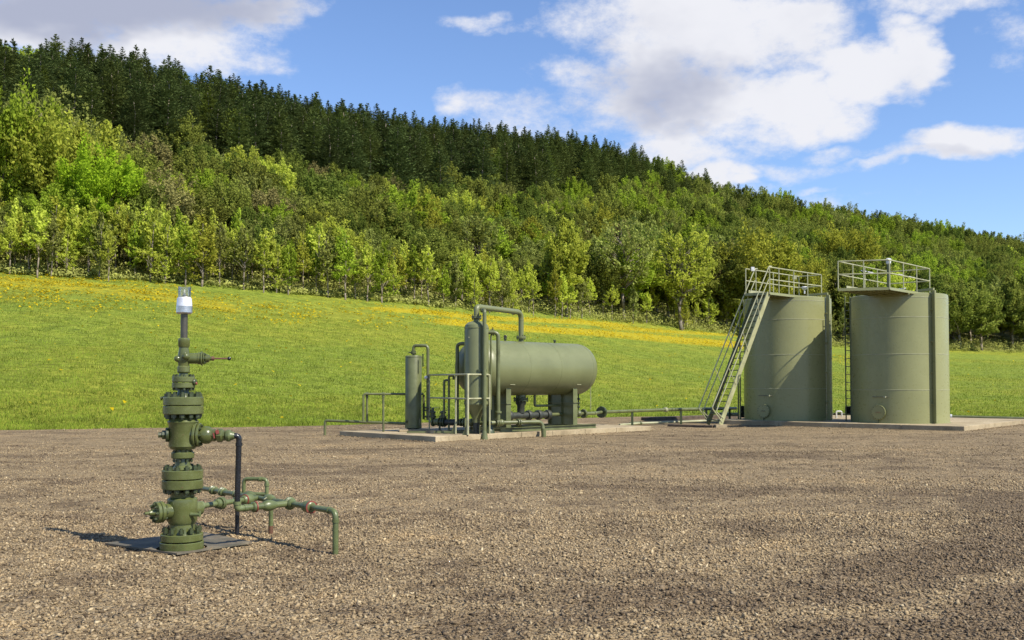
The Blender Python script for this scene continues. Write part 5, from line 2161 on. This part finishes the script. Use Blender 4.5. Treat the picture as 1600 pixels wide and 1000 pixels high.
# vent with white cap and two hatches
vp = at(1390.5, 600, 36.1)
vn = thing('vent_pipe', 'dark upright vent pipe with a white cap on the right hand tank', 'vent', (vp.x, vp.y, 4.9))
MB().cyl((vp.x, vp.y, 4.88), (vp.x, vp.y, at(1390, 412, 36.1).z), .062, 14).build('pipe', M['pipe'], vn)
MB().lathe((vp.x, vp.y, at(1390, 413, 36.1).z), ZA, [(.06, 0), (.085, .03), (.09, .14), (.105, .15), (.105, .19), (.06, .22)], 16).build('cap', M['white'], vn)
h_ = thing('thief_hatch', 'small hatch stub with white lever on the right hand tank beside the vent', 'hatch', (14.45, 36.9, 4.95))
MB().lathe((14.45, 36.9, 4.93), ZA, [(.1, 0), (.1, .1), (.13, .11), (.13, .15), (.05, .17)], 16).build('neck', M['tank'], h_)
MB().bar((14.3, 36.8, 5.12), (14.62, 36.85, 5.16), .03, .03).build('lever', M['white'], h_, smooth=False)
for px, py, y_ in ((1349.5, 423.5, 36.5), (1360, 425.5, 36.6), (1408, 429.5, 36.5), (1424, 433, 36.6)):
    a = at(px, py, y_)
    MB().bar(a - Vector((.1, 0, -.02)), a + Vector((.1, 0, -.02)), .04, .04).build('chain_clip', M['white'], pR, smooth=False)

# left tank
zdL = 5.05
r1_, r2_, r3_, r4_ = (8.95, 38.0), (9.72, 37.45), (12.5, 40.1), (11.78, 40.75)
pL = platform([r1_, r2_, r3_, r4_], zdL, [[r4_, r1_], [r2_, r3_, r4_]],
              'railed steel platform on the left hand tank at the head of the stair',
              [r1_, lerp2(r1_, r4_, .18), lerp2(r1_, r4_, .5), lerp2(r1_, r4_, .8), r4_, r2_, lerp2(r2_, r3_, .17), lerp2(r2_, r3_, .45), lerp2(r2_, r3_, .72), r3_],
              [(lerp2(r1_, r4_, .05), r4_)], [((10.6, 39.0), 5.0), ((11.6, 39.8), 5.0), ((11.2, 40.4), 5.05), ((10.4, 39.5), 5.05)])
h_ = thing('thief_hatch', 'small white topped hatch on the left hand tank under its platform rail', 'hatch', at(1257, 458, 39.6))
ha = at(1257, 457, 39.6)
MB().lathe(ha, ZA, [(.03, -.05), (.03, .1), (.09, .13), (.12, .2), (.09, .24)], 14).build('hatch_lid', M['white'], h_)
MB().box(at(1241.5, 433.5, 40.5), (.16, .08, .16)).build('junction_box', M['rail'], pL, smooth=False)
MB().box(at(1176, 420.5, 38.2), (.12, .1, .16)).build('lamp_box', M['white'], pL, smooth=False)

# ---- stair
sF1 = ground(1127, 665)
T1, T2_ = Vector((9.70, 37.5, zdL)), Vector((9.38, 38.23, zdL))
F1 = Vector((7.66, 36.65, .11))
wv = T2_ - T1
F2 = F1 + wv + Vector((0, 0, -.02))
stair = thing('tank_stair', 'steep pale green steel stair leaning against the left hand tank', 'stair', (F1.x, F1.y, .1))
for a, b_, mt in ((T1, F1, 'stair'), (T2_, F2, 'pipe')):
    MB().bar(b_, a, .04, .19, (0.3, 0.1, 1)).build('stringer', M[mt], stair, smooth=False)
nst = 21
for k in range(nst):
    s_ = (k + .7) / (nst + .4)
    c_ = (F1 + F2) / 2 * (1 - s_) + (T1 + T2_) / 2 * s_
    MB().box(c_, (.2, wv.length - .05, .03), (T1 - F1) * Vector((1, 1, 0))).build('tread', M['grate'], stair, smooth=False)
rup = Vector((0, 0, 1.0))
for a, b_ in ((T1, F1), (T2_, F2)):
    d_ = (a - b_).normalized()
    side_out = (wv.normalized() * (-.03 if a is T1 else .03))
    a0, b0 = a + side_out, b_ + side_out
    # handrail stands off the stringer, square to it
    nrm = Vector((-(T1 - F1).x, -(T1 - F1).y, 0)).normalized()
    off1, off2 = nrm * .38 + Vector((0, 0, .16)), nrm * .2 + Vector((0, 0, .08))
    top = a0 + Vector((0, 0, 1.0))
    MB().tube([top + Vector((.12, .1, 0)), top, b0 + off1 + Vector((0, 0, .45)), b0 + off2 * .4 + Vector((0, 0, .22)), b0 + d_ * .1], .022, .08, 8).build('handrail', M['rail'], stair)
    MB().tube([a0 + Vector((0, 0, .55)), b0 + off2 + Vector((0, 0, .40)), b0 + d_ * .25], .02, .06, 8).build('mid_rail', M['rail'], stair)
    for s_ in (.3, .55, .8):
        p_ = b0 + (a0 - b0) * s_
        qa = (b0 + off1 + Vector((0, 0, .45))).lerp(top, s_ - .02)
        MB().cyl(p_, qa, .016, 8).build('baluster', M['rail'], stair)
fb_ = F1 - Vector((0, 0, .11))
fo = MB().box(fb_ + Vector((.0, -.02, .05)), (.42, .3, .12), (1, .1, 0)).build('stair_footing', M['concrete'], None, smooth=False, bevel=.01)
tag(fo, 'pale concrete footing block under the near foot of the stair', 'footing')
tl = MB().bar(fb_ + Vector((-.25, .05, .03)), fb_ + Vector((-1.75, 1.0, .02)), .22, .1).build('timber_sleeper', M['timber'], None, smooth=False, bevel=.015)
tag(tl, 'dark timber sleeper lying on the gravel left of the stair foot', 'timber')
# second dark edging behind
ea, eb = ground(1008, 657), ground(1150, 652)
te = MB().bar(ea + Vector((0, 0, .06)), eb + Vector((0, 0, .06)), .5, .16).build('timber_edging', M['timber'], None, smooth=False, bevel=.02)
tag(te, 'long low dark edging beam behind the thin pipes left of the tanks', 'timber')
# pipe lying on the gravel
ga, gb, gc = ground(968, 664, .05), ground(1000, 661.5, .06), ground(1165, 655, .16)
gpz = thing('ground_pipe', 'thin pale green pipe lying on the gravel left of the stair', 'pipe', (ga.x, ga.y, 0))
MB().tube([ga, gb, gc], .045, .1, 10).build('pipe', M['rail'], gpz)
MB().lathe(gb, gc - ga, [(.05, -.5), (.075, -.48), (.075, -.02), (.06, 0), (.085, .01), (.085, .05), (.05, .06)], 12).build('coupling', M['pipe'], gpz)
# pipe behind the tanks at right
ra, rb = at(1486, 650.8, 45.0), at(1640, 655, 43.5)
rp_ = thing('tank_outlet_pipe', 'dark green pipe low on the ground right of the right hand tank', 'pipe', (ra.x, ra.y, 0))
MB().tube([ra, rb], .07, .1, 10).build('pipe', M['pipe'], rp_)
MB().disc(ra, rb - ra, .1, .08, 12).build('flange', M['white'], rp_)
for s_ in (.1, .5, .9):
    c_ = ra.lerp(rb, s_)
    MB().box((c_.x, c_.y, c_.z / 2 - .03), (.1, .1, max(c_.z, .06))).build('pipe_support', M['bolt'], rp_, smooth=False)
# valves seen in the gap between the tanks
vg = at(1310, 652, 41.6)
gv_ = thing('gap_valve_set', 'small pipes and white elbow low in the gap between the tanks', 'valve', (vg.x, vg.y, TPZ))
MB().tube([(vg.x - 1.0, vg.y, .35), (vg.x + .5, vg.y, .35)], .05, .1, 10).build('pipe', M['bolt'], gv_)
MB().tube([(vg.x - .12, vg.y - .1, TPZ), (vg.x - .12, vg.y - .1, .46), (vg.x + .1, vg.y - .1, .46), (vg.x + .1, vg.y - .1, .25)], .035, .06, 8).build('white_elbow', M['white'], gv_)
vk = at(1325, 645, 40)
MB().box((vk.x, vk.y, .55), (.2, .15, .3)).build('valve_box', M['black'], gv_, smooth=False, bevel=.01)
lv = ground(1150, 651, .2)
lg = thing('low_valve_set', 'pale pipe fittings on the pad left of the left hand tank', 'valve', (lv.x, lv.y, TPZ))
MB().tube([(lv.x - .7, lv.y, .3), (lv.x + .1, lv.y, .3)], .08, .1, 10).build('pipe', M['rail'], lg)
MB().disc((lv.x - .3, lv.y, .3), (1, 0, 0), .13, .06, 14).build('flange', M['white'], lg)
MB().box((lv.x + .25, lv.y - .1, .42), (.16, .12, .5)).build('valve_box', M['black'], lg, smooth=False, bevel=.01)
